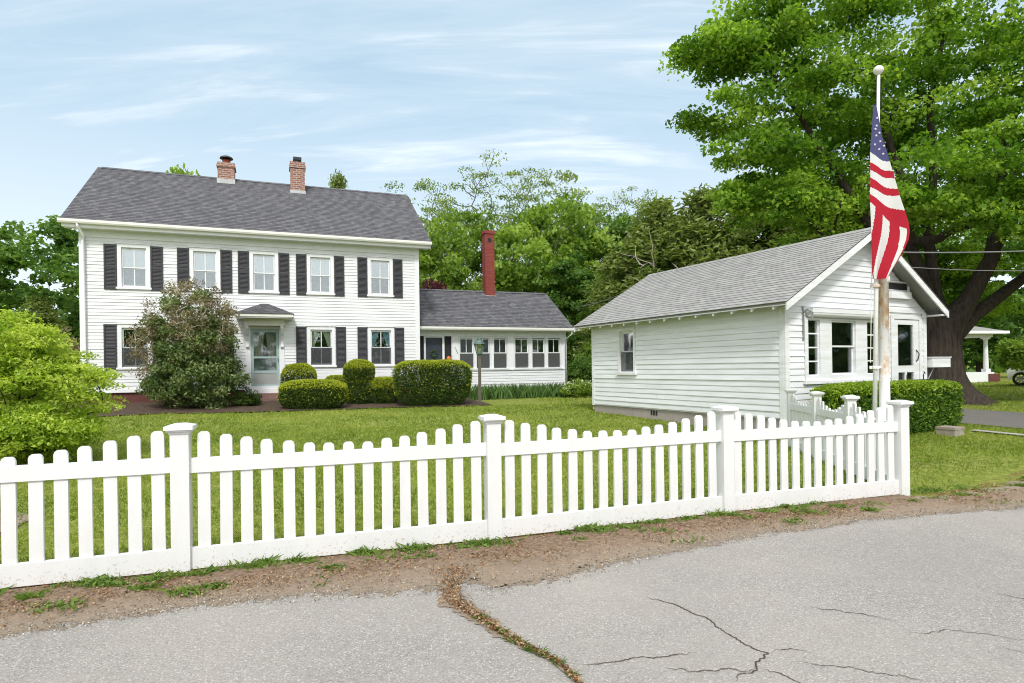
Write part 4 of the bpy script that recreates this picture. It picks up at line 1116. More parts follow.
def pads_in(ells, n, rng, shell=.45):
    """n points spread through ellipsoids (cx,cy,cz,rx,ry,rz,weight), favouring the outside"""
    w = np.array([e[6] if len(e) > 6 else e[3] * e[4] * e[5] for e in ells], float); w /= w.sum()
    k = rng.choice(len(ells), n, p=w); E_ = np.array([e[:6] for e in ells])[k]
    d = nrm(rng.normal(size=(n, 3))); r = rng.uniform(shell, 1, size=(n, 1)) ** .6
    return E_[:, :3] + d * r * E_[:, 3:6]

def pad_leaves(pads, per, rad, flat, rng, size, up, tint_lo=.25, tint_hi=.75, asp=.6, droop=.3, zr=None, light=.0):
    n = len(pads); c = np.repeat(pads, per, 0)
    d = rng.normal(size=(n * per, 3)); d = nrm(d) * rng.uniform(.05, 1, size=(n * per, 1)) ** .5
    rr_ = np.repeat(rng.uniform(.6, 1.25, size=n), per)[:, None] * rad
    off = d * rr_ * np.array([1, 1, flat]); off[:, 2] -= .22 * (off[:, 0] ** 2 + off[:, 1] ** 2) / max(rad, .01) * 1.0
    t = np.repeat(rng.uniform(tint_lo, tint_hi, size=n), per)
    return leaves(c + off, size, rng, up, asp, t, droop)

def cat_leaves(parts):
    V = []; F = []; T_ = []; o = 0
    for v, f, t in parts:
        V.append(v); F.append(f + o); T_.append(t); o += len(v)
    return np.concatenate(V), np.concatenate(F), np.concatenate(T_)

def make_tree(name, loc, label, cat, base, base_r, pads, leaf_parts, lm, bark, rng, group=None, r_tip=.012, expo=.46, bend=.15, jit=.12, extra=None):
    root = empty(name, loc, 0, label, cat, group)
    nd, pr, ends = skeleton(base, pads, rng, jit, bend)
    V, F, r = skel_mesh(nd, pr, r_tip, expo, sides=8, base_r=base_r)
    if extra is not None:
        V2, F2 = extra; F = np.concatenate([F, F2 + len(V)]); V = np.concatenate([V, V2])
    np_mesh('trunk', V, F, M[bark], root, None, True)
    V, F, t = cat_leaves(leaf_parts)
    np_mesh('crown', V, F, L[lm], root, t)
    return root

# ------------------------------------------------------------------ the big maple beside the shed
rng = np.random.default_rng(5)
MX, MY = 13.0, 18.3
ELL = [(-6.9, -.6, 10.6, 1.5, 1.6, .45, 7), (-5.4, -.3, 10.9, 1.6, 1.8, .5, 7), (-5.3, -.2, 11.6, 1.9, 2.0, .8, 9), (-4.0, .0, 12.4, 2.3, 2.4, 1.2, 10),
       (-6.0, -.3, 8.9, 1.6, 1.8, .45, 8), (-4.6, -.2, 9.9, 1.5, 1.8, .45, 5), (-5.7, -.6, 7.6, 1.7, 1.6, .40, 6), (-5.6, -.4, 6.4, 1.6, 1.6, .40, 5), (-4.6, -.4, 5.8, 1.7, 1.5, .4, 5), (-4.0, .3, 6.8, 2.0, 2.0, .8, 9),
       (-3.2, .5, 9.2, 2.4, 2.6, 1.9, 20), (-1.0, .2, 11.2, 3.2, 3.2, 2.4, 24), (-2.2, .8, 6.4, 2.4, 2.2, 1.3, 13), (3.0, -.8, 10.6, 3.6, 3.2, 2.4, 24), (6.8, 0, 9.6, 3.2, 3.4, 3.0, 18),
       (.5, -2.6, 8.2, 2.4, 1.2, 1.1, 10), (5.2, -2.4, 6.8, 2.4, 1.5, 1.0, 9), (3.4, 3.4, 6.6, 3.4, 1.2, 2.4, 13), (6.6, -.2, 4.9, 2.4, 2.0, .9, 9), (3.2, -2.6, 4.9, 1.5, 1.0, .5, 4), (-.2, 3.4, 8.0, 3.6, 1.4, 2.6, 13), (-3.0, 2.8, 8.4, 2.6, 1.3, 2.0, 9), (8.5, 0, 6.4, 2.0, 2.4, 1.4, 7), (.6, -.2, 14.0, 4.6, 4.0, 1.6, 14),
       (1.2, -3.4, 9.6, 2.4, 1.3, 1.4, 10), (3.6, -3.2, 8.2, 2.0, 1.2, 1.0, 8), (6.2, -2.6, 8.6, 2.2, 1.5, 1.2, 9), (-1.2, -2.8, 6.6, 1.6, 1.1, .8, 6), (2.0, -3.2, 6.6, 1.7, 1.0, .7, 6), (4.8, 1.2, 12.6, 3.4, 3.0, 1.6, 11), (8.8, -1.0, 11.4, 2.6, 2.6, 2.0, 10), (-3.0, 0, 13.0, 2.8, 2.8, 1.2, 10), (5.4, -1.8, 4.2, 1.8, 1.3, .6, 5),
       (-.9, -2.4, 5.2, 1.5, .9, .5, 4.5), (.7, -2.8, 5.6, 1.4, .9, .5, 4.5), (4.0, -2.8, 5.8, 1.6, .9, .6, 5), (2.6, 2.6, 4.2, 2.2, 1.0, 1.2, 6), (-1.6, 3.0, 5.4, 2.0, 1.0, 1.4, 6)]
ELL += [(1.8, -3.0, 5.2, 1.3, .7, .5, 4), (4.8, -2.6, 5.4, 1.6, .8, .5, 5), (3.0, -3.2, 7.3, 1.5, .8, .6, 5), (-2.4, -2.6, 5.6, 1.4, .8, .5, 4), (.3, -3.2, 7.0, 1.4, .8, .6, 5), (6.8, -2.0, 6.2, 1.6, 1.0, .7, 5)]
ELL += [(4.0, 3.6, 9.0, 4.2, 1.2, 2.2, 22), (.5, 3.8, 10.5, 3.6, 1.2, 2.0, 16), (7.0, 3.0, 6.5, 3.0, 1.4, 2.0, 12), (3.0, 3.4, 5.0, 3.0, 1.0, 1.2, 9), (6.0, -3.0, 10.4, 2.4, 1.2, 1.4, 9)]
ELL += [(2.6, -2.6, 4.4, 1.4, .7, .45, 5), (4.6, -2.2, 4.9, 1.6, .8, .5, 6), (1.2, -2.8, 4.9, 1.1, .6, .4, 4), (3.8, -2.5, 3.8, 1.4, .7, .32, 4), (6.4, -1.6, 3.7, 1.6, .9, .4, 5), (-.6, 3.2, 4.2, 2.2, .8, .9, 6), (3.4, 3.4, 3.4, 2.4, .8, .7, 6)]
pads = pads_in(ELL, 1460, rng, .15)
limbs = [[(0, 0, 2.0), (-.55, -.2, 2.9), (-1.4, -.3, 4.2), (-2.3, -.2, 5.7), (-3.2, 0, 7.4), (-4.2, .0, 9.0), (-5.2, -.3, 10.2)],
         [(0, 0, 2.2), (-.25, .1, 3.4), (-.75, .1, 5.0), (-1.0, .0, 6.8), (-1.5, .1, 8.6), (-1.9, .2, 10.8)],
         [(0, 0, 2.2), (.15, .3, 3.4), (.10, .5, 5.2), (.35, .6, 7.0), (.2, .5, 9.4), (.6, .4, 11.5)],
         [(.1, 0, 2.2), (.75, -.2, 3.1), (1.35, -.4, 4.4), (1.65, -.4, 6.0), (1.75, -.4, 7.8), (2.4, -.5, 9.6)],
         [(.1, 0, 2.2), (.8, -.1, 3.2), (1.5, -.2, 4.5), (2.5, -.1, 6.0), (3.3, -.2, 7.8), (3.9, -.2, 9.8)],
         [(.1, 0, 1.8), (1.15, .1, 2.7), (2.5, .1, 3.7), (3.9, .0, 4.8), (5.4, .1, 6.4), (6.6, .1, 8.2)],
         [(0, 0, 2.0), (-.6, .2, 2.8), (-1.7, .4, 4.1), (-3.0, .3, 5.1), (-4.2, .0, 5.9)]]
LK = .70
limb_r = [[.50, .34, .25, .18, .14, .10, .06], [.45, .30, .22, .17, .12, .08], [.45, .28, .20, .16, .12, .08], [.50, .38, .30, .22, .16, .10], [.5, .30, .20, .17, .13, .08], [.46, .30, .23, .18, .13, .08], [.4, .22, .16, .11, .07]]
root = empty('maple_tree', (MX, MY, .18), 0, 'huge old maple with a dark forked trunk towering over the shed', 'tree')
base = [np.array((0, 0, .0)), np.array((0, 0, 2.0))]; nodes = [np.array(p, float) for p in base]; par = [-1, 0]; br = [.80, .74]
for lp, lr in zip(limbs, limb_r):
    last = 1
    for p, r_ in zip(lp[1:], lr[1:]):
        nodes.append(np.array(p, float)); par.append(last); last = len(nodes) - 1; br.append(r_ * LK)
def skel_from(nodes, par, targets, rng, bend=.14, jit=.12):
    nodes = list(nodes); par = list(par)
    c0 = np.array([0, 0, 5.])
    for k in np.argsort(np.linalg.norm(targets - c0, axis=1)):
        t = targets[k]; A = np.array(nodes); dv = t - A; dist = np.linalg.norm(dv, axis=1)
        cost = dist + np.clip(-dv[:, 2], 0, None) * .8 + np.where(A[:, 2] < 2.9, 9, 0)
        i = int(np.argmin(cost)); L_ = dist[i]; m = max(2, int(L_ / .8) + 1); last = i
        off = rng.normal(size=3) * L_ * bend; off[2] = abs(off[2])
        for s in range(1, m + 1):
            f = s / m
            nodes.append(A[i] + dv[i] * f + off * 2 * f * (1 - f) + rng.normal(size=3) * jit * L_ / m * (f < 1)); par.append(last); last = len(nodes) - 1
    return np.array(nodes), np.array(par)
nd, pr = skel_from(nodes, par, pads, rng)
V, F, r = skel_mesh(nd, pr, .011, .47, sides=10, base_r=None)
# radii: keep the hand-set limbs
cnt_r = r.copy(); cnt_r[:len(br)] = br
for i in range(len(br), len(nd)): cnt_r[i] = min(cnt_r[i], cnt_r[pr[i]] * .8, .13)
Vt = []; Ft = []
for i in range(2, len(nd)):
    p, q_ = nd[pr[i]], nd[i]; d_ = q_ - p; L_ = np.linalg.norm(d_)
    if L_ < 1e-4: continue
    d_ /= L_; a_ = np.array([0, 0, 1.]) if abs(d_[2]) < .9 else np.array([1., 0, 0]); u_ = np.cross(d_, a_); u_ /= np.linalg.norm(u_); w_ = np.cross(d_, u_)
    big = i < len(br); sd = 12 if big else (6 if cnt_r[i] > .03 else 4)
    ra = min(cnt_r[pr[i]], .55) if big else min(cnt_r[pr[i]], cnt_r[i] * 1.25)
    an = np.arange(sd) * 2 * math.pi / sd; ring = np.cos(an)[:, None] * u_ + np.sin(an)[:, None] * w_
    b = len(Vt); Vt += list(p - d_ * cnt_r[i] * .35 + ring * ra); Vt += list(q_ + ring * cnt_r[i])
    for k in range(sd): Ft.append((b + k, b + (k + 1) % sd, b + sd + (k + 1) % sd, b + sd + k))
# trunk with root flare and bark ridges
nz, na = 26, 56
for iz in range(nz):
    z = -.15 + 2.75 * iz / (nz - 1)
    for ia in range(na):
        th = ia * 2 * math.pi / na
        rad = .56 + .10 * math.exp(-z * 1.2)
        for lob, amp_, wd in ((-.25, 1.15, .34), (.9, .5, .35), (2.2, .5, .4), (3.3, .6, .35), (4.2, .55, .35), (5.25, .8, .33)):
            dth = (th - lob + math.pi) % (2 * math.pi) - math.pi
            rad += amp_ * math.exp(-(dth / wd) ** 2) * math.exp(-max(z, 0) * 2.5)
        rad += .03 * math.sin(th * 17 + 1.2 * math.sin(z * 2.1)) + .015 * math.sin(th * 31 - z * 3)
        rad *= 1 - .10 * max(0, z - 1.6) + .12 * math.exp(-((z - 2.6) / .5) ** 2)
        Vt.append(np.array([rad * math.cos(th), rad * math.sin(th), z]))
b = len(Vt) - nz * na
for iz in range(nz - 1):
    for ia in range(na):
        Ft.append((b + iz * na + ia, b + iz * na + (ia + 1) % na, b + (iz + 1) * na + (ia + 1) % na, b + (iz + 1) * na + ia))
np_mesh('trunk', np.array(Vt), np.array(Ft), M['bark'], root, None, True)
lp = []
for zlo, zhi in ((0, 99),):
    lp.append(pad_leaves(pads, 140, .72, .36, rng, .138, .9, .05, .95, .72, .6))
V, F, t = cat_leaves(lp)
np_mesh('crown', V, F, L['maple'], root, t)

# ------------------------------------------------------------------ background trees: prototypes, then individually placed copies
def proto_locust(seed, h=17, spread=4.2, per=64):
    r = np.random.default_rng(seed)
    base = [(0, 0, 0), (.15, .1, h * .2), (-.1, .2, h * .38), (.1, .1, h * .52)]
    pads = pads_in([(0, 0, h * .78, spread, spread, h * .2), (.8, 0, h * .62, spread * .8, spread, h * .16)], 112, r, .30); pads[:, 2] += .6 * np.linalg.norm(pads[:, :2], axis=1) / spread * -1
    lv = [pad_leaves(pads, int(per * 1.25), 1.05, .28, r, .20, .6, .3, .9, .55, .4)]
    low = pads_in([(0, 0, h * .48, spread * .7, spread * .7, h * .12)], 16, r, .5)
    lv.append(pad_leaves(low, int(per * 1.6), .8, .5, r, .18, .6, .3, .8, .55, .4))
    return base, [.20, .17, .14, .11], np.concatenate([pads, low]), lv
def proto_round(seed, h=11, rx=3.4, per=85, size=.30, flat=.55, n=120, low=.22):
    r = np.random.default_rng(seed)
    base = [(0, 0, 0), (.1, .05, h * .15), (0, .1, h * .3)]
    E_ = [(0, 0, h * .56, rx, rx, h * .40, 6), (rx * .35, -.6, h * .42, rx * .8, rx * .8, h * .22, 2), (-rx * .4, -.3, h * .48, rx * .75, rx * .75, h * .24, 2), (.3, 0, h * .80, rx * .5, rx * .5, h * .2, 1.5), (0, -.2, h * low, rx * .8, rx * .8, h * .14, 1.6)]
    pads = pads_in(E_, n, r, .45)
    return base, [.26, .22, .17], pads, [pad_leaves(pads, per, .85, flat, r, size, .7, .12, .85, .65, .3)]
def proto_cedar(seed, h=9, rx=2.0, n=150, per=80, size=.24):
    r = np.random.default_rng(seed)
    base = [(0, 0, 0), (.03, 0, h * .35), (0, .05, h * .7), (0, 0, h * .9)]
    z = r.uniform(.05, 1, n) ** 1.1; th = r.uniform(0, 6.28, n); rad = rx * (1 - z) ** .65 * r.uniform(.55, 1.08, n)
    pads = np.stack([rad * np.cos(th), rad * np.sin(th), z * h], -1)
    return base, [.15, .12, .06, .03], pads, [pad_leaves(pads, per, .62, .8, r, size, .3, .1, .9, .34, -.5)]
def build_proto(name, label, pr, lm, bark, seed, group, cat='tree', **k):
    base, br_, pads_, lv = pr
    return make_tree(name, (0, 0, 0), label, cat, base, br_, pads_, lv, lm, bark, np.random.default_rng(seed), group, r_tip=.034 if name == 'locust_tree' else .012, expo=.40 if name == 'locust_tree' else .46)

PROTO = {
    'locust': [proto_locust(1), proto_locust(2, 16, 3.4), proto_locust(3, 18, 4.8, 40)],
    'bright': [proto_round(4, 10, 3.0), proto_round(5, 11, 3.6)],
    'green': [proto_round(6, 11, 3.6, 100, .32), proto_round(7, 12, 4.2, 100, .32)],
    'cedar': [proto_cedar(8), proto_cedar(9, 9.5, 2.4)],
}
KIND = {'locust': ('locust_tree', 'locust', 'bark_grey', 17.), 'bright': ('leafy_tree', 'bright', 'bark_grey', 10.5), 'green': ('leafy_tree', 'green', 'bark_dark', 11.5), 'cedar': ('cedar_tree', 'cedar', 'bark_dark', 9.2)}
DONE = {}
def bg_tree(kind, var, x, y, h, label, wide=1.0, rz=0., lm=None):
    key = (kind, var, lm); name, lmd, bark, hp = KIND[kind]
    if key not in DONE:
        DONE[key] = o = build_proto(name, label, PROTO[kind][var], lm or lmd, bark, 40 + var, 'trees behind the house and shed')
    else:
        o = copy_tree(DONE[key]); o['label'] = label
    k = h / hp
    o.location = (x, y, g(min(y, 30)) - .05); o.rotation_euler = (0, 0, rz); o.scale = (k * wide, k * wide, k)
    return o
BG = [  # kind, variant, x, y, height, label, width, turn
    ('locust', 0, -7.2, 46, 16.4, 'airy locust tree rising just past the end of the farmhouse roof', 1.0, .3),
    ('locust', 1, -4.4, 44, 15.2, 'slender sparse locust just left of the tall red chimney, lower than its neighbours', .95, 1.9),
    ('locust', 2, -1.2, 47, 17.4, 'tallest airy locust, standing straight behind the tall red chimney', .9, 4.0),
    ('locust', 0, 2.6, 47, 17.6, 'tall open locust, first one to the right of the tall red chimney', .95, 2.6),
    ('locust', 1, 5.4, 49, 17.6, 'leaning airy locust whose thin branches stand against the sky above the porch end', 1.05, 5.1),
    ('locust', 2, 9.6, 49, 15.8, 'shorter sparse locust over the gap between porch and shed', .85, .9),
    ('locust', 1, 13.6, 48, 15.0, 'last and smallest sparse locust, above the dark cedars', .8, 3.3),
    ('bright', 0, -5.6, 37, 10.4, 'bright spring green tree touching the farmhouse end wall', .95, .2),
    ('bright', 1, -2.9, 38, 11.2, 'broad yellow green tree between farmhouse and tall red chimney', .9, 2.2),
    ('bright', 0, .9, 38.5, 11.6, 'fresh green bushy tree directly right of the tall red chimney', 1.0, 4.4),
    ('bright', 1, 3.4, 42, 13.4, 'tall light green leafy tree above the ridge end of the sun porch', .85, 5.2),
    ('green', 0, 3.6, 36.5, 8.6, 'dark green tree with dense crown behind the end of the sun porch', 1.0, 1.2),
    ('green', 1, 7.6, 43, 12.8, 'large rounded deep green tree behind the gap between porch and shed', .9, 2.9),
    ('green', 0, 11.0, 46, 13.6, 'rich green tree rising behind the cedars above the shed', .95, 4.8),
    ('cedar', 0, 5.9, 33, 7.6, 'low olive cedar squeezed between sun porch and shed', 1.62, .5),
    ('cedar', 1, 8.0, 32, 9.6, 'olive brown cedar with bare dead boughs over the low end of the shed', 1.62, 1.5),
    ('cedar', 0, 10.0, 31, 10.4, 'second olive cedar along the shed roof, with a pointed top', 1.62, 2.5),
    ('cedar', 1, 12.1, 30, 10.2, 'third olive cedar along the shed roof, broad and shaggy', 1.62, 3.5),
    ('cedar', 0, 14.0, 29.2, 9.8, 'fourth olive cedar along the shed roof, half under the maple', 1.62, 4.5),
    ('cedar', 1, 15.9, 28.6, 9.2, 'last olive cedar of the row, deep in the shade of the maple', 1.62, 5.5),
    ('green', 1, 20.0, 33, 10.5, 'dark leafy tree seen between the forks of the big maple', 1.0, 0.7),
    ('green', 0, 16.5, 35, 12.8, 'tall dark leafy tree half hidden behind the crown of the big maple', 1.15, 2.2),
    ('green', 1, 21.8, 41, 14.4, 'dark leafy tree between the maple trunk and the neighbouring porch', 1.0, 5.0),
    ('green', 0, 27.5, 44, 13.0, 'green tree standing behind the neighbouring porch', 1.1, 3.6),
    ('green', 1, 36.0, 46, 13.0, 'green tree behind the parked white car', 1.1, 1.6),
    ('green', 1, -27.2, 34.5, 10.6, 'spreading green tree with open branches beyond the end of the farmhouse', 1.15, 2.0),
    ('green', 0, -34.0, 38, 11.6, 'outermost green tree beyond the farmhouse, at the edge of the lawn', 1.15, 5.0),
    ('cedar', 1, -24.8, 31.5, 5.2, 'dark evergreen close beside the farmhouse corner', 1.5, 4.2),
    ('bright', 0, -29.6, 54, 21.3, 'treetop peeping over the farmhouse ridge near the first brick chimney', .6, 1.0),
    ('cedar', 0, -17.2, 60, 20.9, 'pointed treetop barely showing above the ridge past the second brick chimney', .6, 2.0),
]
for b in BG: bg_tree(*b)
for o in COL.objects:
    pass
bg_tree('bright', 0, -4.3, 32.8, 6.7, 'small purple leaved tree peeping over the sun porch roof', .8, .4, 'purple')

# far wood behind everything: one mass of leaves
r = np.random.default_rng(77)
n = 26000
xx = r.uniform(-75, 85, n); top = 6.5 + 4.5 * fbm(xx * .12, xx * 0 + 2, 5, 4)
top = np.where(xx < -8, top * .75, top)
P_ = np.stack([xx, 62 + r.uniform(-5, 5, n), .2 + top * r.uniform(0, 1, n) ** .8], -1)
V, F, t = leaves(P_, .95, r, .4, .7, .2 + .5 * fbm(P_[:, 0] * .5, P_[:, 2] * .5, 9, 3))
tag(np_mesh('far_wood', V, F, L['green'], None, t), kind='stuff')
n = 7000
xx = r.uniform(-60, 60, n); top = 6 + 7 * fbm(xx * .15, xx * 0 + 7, 25, 4)
P_ = np.stack([xx, -34 + r.uniform(-3, 3, n), top * r.uniform(0, 1, n) ** .8], -1)
V, F, t = leaves(P_, 1.3, r, .4, .7, .2 + .5 * fbm(P_[:, 0] * .5, P_[:, 2] * .5, 29, 3))
tag(np_mesh('opposite_wood', V, F, L['green'], None, t), kind='stuff')
n = 5000
yy = r.uniform(-22, 24, n); top = 5 + 6 * fbm(yy * .15, yy * 0 + 3, 26, 4)
P_ = np.stack([58 + .3 * yy + r.uniform(-2, 2, n), yy, top * r.uniform(0, 1, n) ** .8], -1)
V2, F2, t2 = leaves(P_, 1.4, r, .4, .7, .2 + .5 * fbm(P_[:, 1] * .5, P_[:, 2] * .5, 29, 3))
tag(np_mesh('roadside_wood', V2, F2, L['green'], None, t2), kind='stuff')
# undergrowth at the foot of the trees, between the porch and the maple
n = 15000
xx = r.uniform(1, 19, n); yy = 36 - .28 * xx + r.uniform(-1.0, 1.0, n)
P_ = np.stack([xx, yy, .25 + (1.6 + 1.6 * fbm(xx * .5, xx * 0, 15, 3)) * r.uniform(0, 1, n)], -1)
V, F, t = leaves(P_, .30, r, .6, .7, .15 + .5 * fbm(P_[:, 0] * .8, P_[:, 2] * .8, 19, 3))
tag(np_mesh('undergrowth', V, F, L['green'], None, t), kind='stuff')
# dead grey boughs in front of the cedar
q = MB((7.2, 30.0, 0)); rr = random.Random(4)
for k in range(26):
    p = Vector((6.6 + rr.uniform(-.4, 2.2), 29.6 + rr.uniform(-.3, .3), 4.6 + rr.uniform(-1.2, 1.8))); pts = [p]
    d_ = Vector((rr.uniform(-1, .6), rr.uniform(-.3, .3), rr.uniform(-.3, .7)))
    for s in range(5): p = p + d_ * .36; d_ += Vector((rr.uniform(-.4, .4), rr.uniform(-.2, .2), rr.uniform(-.4, .3))); pts.append(p)
    q.tube(pts, [.028, .024, .02, .016, .012, .008], 4)
q.tube([(7.3, 29.9, .2), (7.5, 29.8, 2.0), (7.6, 29.7, 3.8), (7.3, 29.6, 5.6)], [.10, .09, .07, .03], 7)
o = q.build('dead_tree', M['twig']); o.location = (7.2, 30.0, 0); tag(o, 'bare grey dead tree in front of the cedars above the shed roof', 'tree')

# ------------------------------------------------------------------ shrubs
def shrub(name, loc, label, ell, n, per, rad, size, lm, seed, flat=.5, up=.8, lo=.15, hi=.85, asp=.5, droop=.3, shell=.35, extra=None, cat='shrub', stems=True, group=None):
    r = np.random.default_rng(seed)
    pads_ = pads_in(ell, n, r, shell); pads_[:, 2] = np.maximum(pads_[:, 2], .08)
    root = empty(name, loc, 0, label, cat, group)
    if stems:
        nd_, pr_, _ = skeleton([(0, 0, -.05), (.03, 0, .25)], pads_, r, .1, .12)
        V, F, _ = skel_mesh(nd_, pr_, .006, .42, sides=5); np_mesh('stems', V, F, M['bark_dark'], root, None, True)
    V, F, t = pad_leaves(pads_, per, rad, flat, r, size, up, lo, hi, asp, droop)
    V[:, 2] = np.maximum(V[:, 2], .02)
    np_mesh('foliage', V, F, L[lm], root, t)
    if extra: extra(root, r)
    return root
# lime green maple shrub at the road fence, in flat tiers
def tiers(root, r): pass
shrub('maple_shrub', (-7.9, 9.5, g(9.5)), 'large lime green shrub with tiered branches behind the picket fence', [(-.1, 0, 1.15, 1.40, 1.5, .90, 6), (-.2, -.2, 1.85, 1.0, 1.0, .62, 3.4), (.60, -.5, .62, .62, .9, .42, 2.6), (-.7, 0, 1.5, 1.3, 1.3, .8, 4), (.2, -.6, .6, 1.25, 1.0, .45, 3.4)], 470, 165, .36, .066, 'lime', 21, .26, 1.4, .25, .9, .48, .9, .6)
# the big half-bare shrub before the house
def dead_top(root, r):
    p = pads_in([(-.05, -.1, 3.2, 1.5, 1.0, 1.05, 3), (-1.1, -.2, 1.9, .65, .7, 1.0, 1.5), (.6, -.4, 2.7, 1.1, .8, 1.0, 1.8), (-.3, -.9, 2.4, 1.1, .3, .9, 1.0)], 230, r, .6)
    nd_, pr_, _ = skeleton([(0, 0, .2), (0, 0, 1.0)], p, r, .25, .25)
    V, F, _ = skel_mesh(nd_, pr_, .010, .22, sides=4); np_mesh('bare_twigs', V, F, M['twig'], root, None, True)
    V, F, t = pad_leaves(p, 38, .26, .8, r, .08, .3, .1, .9, .42, .3); np_mesh('dry_leaves', V, F, L['dry'], root, t)
bl = (-10.35, 19.35, .25)
shrub('flowering_shrub', bl, 'tall half-bare shrub, brown on top and dark green below, before the front windows', [(.25, -.1, 1.0, 1.45, 1.1, .95, 7), (.35, -.1, 2.1, 1.25, 1.0, .9, 4), (-.1, 0, 3.0, 1.25, .9, .9, 2.4), (.35, -.3, 1.3, 1.1, .9, .7, 4), (-.85, 0, .9, .6, .8, .7, 1.4), (-.3, -.3, 2.2, 1.2, .8, .9, 2)], 290, 100, .30, .115, 'rhodo', 22, .7, .6, .15, 1.0, .42, .3, .55, dead_top)
shrub('small_shrub', (-8.75, 19.7, .25), 'low dark green shrub beside the front steps', [(0, 0, .35, .45, .4, .32)], 40, 80, .16, .07, 'yew', 23, .8, .6, .0, .6, .4, .2, .3)
shrub('small_shrub', (2.75, 24.6, .28), 'leafy white flowered plant at the corner of the sun porch', [(0, 0, .35, .75, .5, .30)], 60, 60, .22, .10, 'bright', 24, .6, .9, .2, .9, .45, .2, .3,
      lambda root, r: np_mesh('flowers', *(lambda q_: (q_[0], q_[1]))(leaves(pads_in([(0, -.1, .42, .75, .5, .28)], 160, r, .7), .07, r, 1, .9)), L['petal'], root, np.full(640, .6)))
shrub('green_shrub', (3.5, 27.5, .28), 'rounded green shrub between the sun porch and the shed', [(0, 0, .9, .9, .8, .8), (-.2, 0, 1.5, .5, .6, .5)], 90, 90, .28, .10, 'green', 25, .7, .7, .1, .9, .5, .2, .4)
shrub('green_shrub', (4.8, 32.0, .28), 'bright leaved shrub farther back between porch and shed', [(0, 0, 1.6, 1.3, 1.0, 1.2)], 80, 90, .35, .14, 'bright', 26, .6, .8, .2, .9, .5, .2, .4)
shrub('green_shrub', (24.5, 28.1, .28), 'fresh green shrub growing by the parked white car', [(0, 0, 1.75, 1.5, 1.1, .75, 4), (1.6, 0, 1.8, 1.4, 1.1, .9, 3), (-.5, 0, 1.35, 1.0, .8, .45, 2)], 150, 100, .40, .15, 'bright', 27, .6, .8, .15, .9, .5, .3, .4)
shrub('brown_shrub', (-22.2, 29.0, .25), 'loose brownish shrub at the far corner of the farmhouse', [(0, 0, 2.0, 1.8, 1.4, 1.5)], 90, 60, .45, .13, 'dry', 28, .6, .6, .2, .9, .5, .2, .4)

# clipped evergreens: a tight shell of needles over a rounded body, pale new growth on the outside
def hedge(name, loc, label, sx, sy, h, seed, p=4.0, n=9000, size=.045, lm='yew', new='yew_new', newfrac=.5, rz=0., taper=0., cat='hedge', pz=4.0, group=None, newlow=.8):
    """superellipsoid shell standing on the ground"""
    r = np.random.default_rng(seed)
    root = empty(name, loc, rz, label, cat, group)
    def shell_pts(m, k0, k1):
        d = nrm(r.normal(size=(m, 3)) * np.array([1 + .35 * (sx > sy * 1.5), 1, 1.0]))
        a = np.abs(d)
        q_ = (a[:, 0] ** p + a[:, 1] ** p) ** (1 / p)
        rho = (q_ ** pz + a[:, 2] ** pz) ** (1 / pz)
        s = d / rho[:, None] * r.uniform(k0, k1, size=(m, 1))
        lump = 1 + .05 * (fbm(s[:, 0] * sx * 4 + 9, s[:, 2] * h * 4 + s[:, 1] * sy * 3 + 5, seed, 3) - .5) * 2
        k = 1 + taper * (s[:, 2:3])
        P_ = s * np.array([sx / 2, sy / 2, h / 2]) * lump[:, None]
        P_[:, :2] *= k
        P_[:, 2] += h / 2
        return P_, d, s
    # woody, leafy inside
    P1, d1, s1 = shell_pts(n // 2, .45, .9)
    A = leaves(P1, size * 1.4, r, .2, .45, np.full(len(P1), .15))
    P2, d2, s2 = shell_pts(n, .90, 1.0)
    ax = nrm(d2 + r.normal(size=d2.shape) * .5)
    B = leaves(P2, size, r, .2, .36, .25 + .5 * fbm(P2[:, 0] * 7, P2[:, 2] * 7 + P2[:, 1] * 5, seed + 1, 3), 0, ax)
    V, F, t = cat_leaves([A, B]); V[:, 2] = np.maximum(V[:, 2], .0)
    np_mesh('foliage', V, F, L[lm], root, t)
    P3, d3, s3 = shell_pts(int(n * 1.3), .97, 1.04)
    keep = (s3[:, 2] > newlow - .25 * r.uniform(0, 1, len(s3)) ** 2) | (r.uniform(0, 1, len(s3)) < .05 * (s3[:, 2] > -.5))
    keep &= r.uniform(0, 1, len(s3)) < newfrac + .5
    P3 = P3[keep]; ax = nrm(d3[keep] + np.array([0, 0, .5]) + r.normal(size=P3.shape) * .5)
    V, F, t = leaves(P3, size * 1.05, r, .3, .4, .3 + .4 * fbm(P3[:, 0] * 6, P3[:, 1] * 6, seed + 2, 3), 0, ax)
    np_mesh('new_growth', V, F, L[new], root, t)
    q = MB(); 
    for k in range(5):
        a = k * 1.26; q.tube([(0, 0, -.05), (.12 * sx * math.cos(a), .12 * sy * math.sin(a), h * .3), (.28 * sx * math.cos(a + .3), .28 * sy * math.sin(a + .3), h * .72)], [.035, .028, .01], 5)
    q.build('stems', M['bark_dark'], root)
    return root
EG = 'clipped evergreens before the house'
hedge('clipped_yew', (-2.68, 20.25, .25), 'big squarish clipped yew with flat top at the farmhouse corner', 2.55, 1.7, 1.52, 31, 5, 26000, .05, group=EG, newlow=.86, rz=.1, taper=.06)
hedge('clipped_yew', (-6.36, 19.15, .25), 'long low oval clipped yew, nearest the lawn beside the steps', 2.12, 1.25, .95, 32, 2.8, 17000, .05, group=EG, pz=3.2, newlow=.55)
hedge('clipped_yew', (-7.32, 20.6, .25), 'rounded clipped yew under the window right of the front door', 1.2, 1.0, 1.48, 33, 2.6, 9000, .05, group=EG, pz=2.8, newlow=.55)
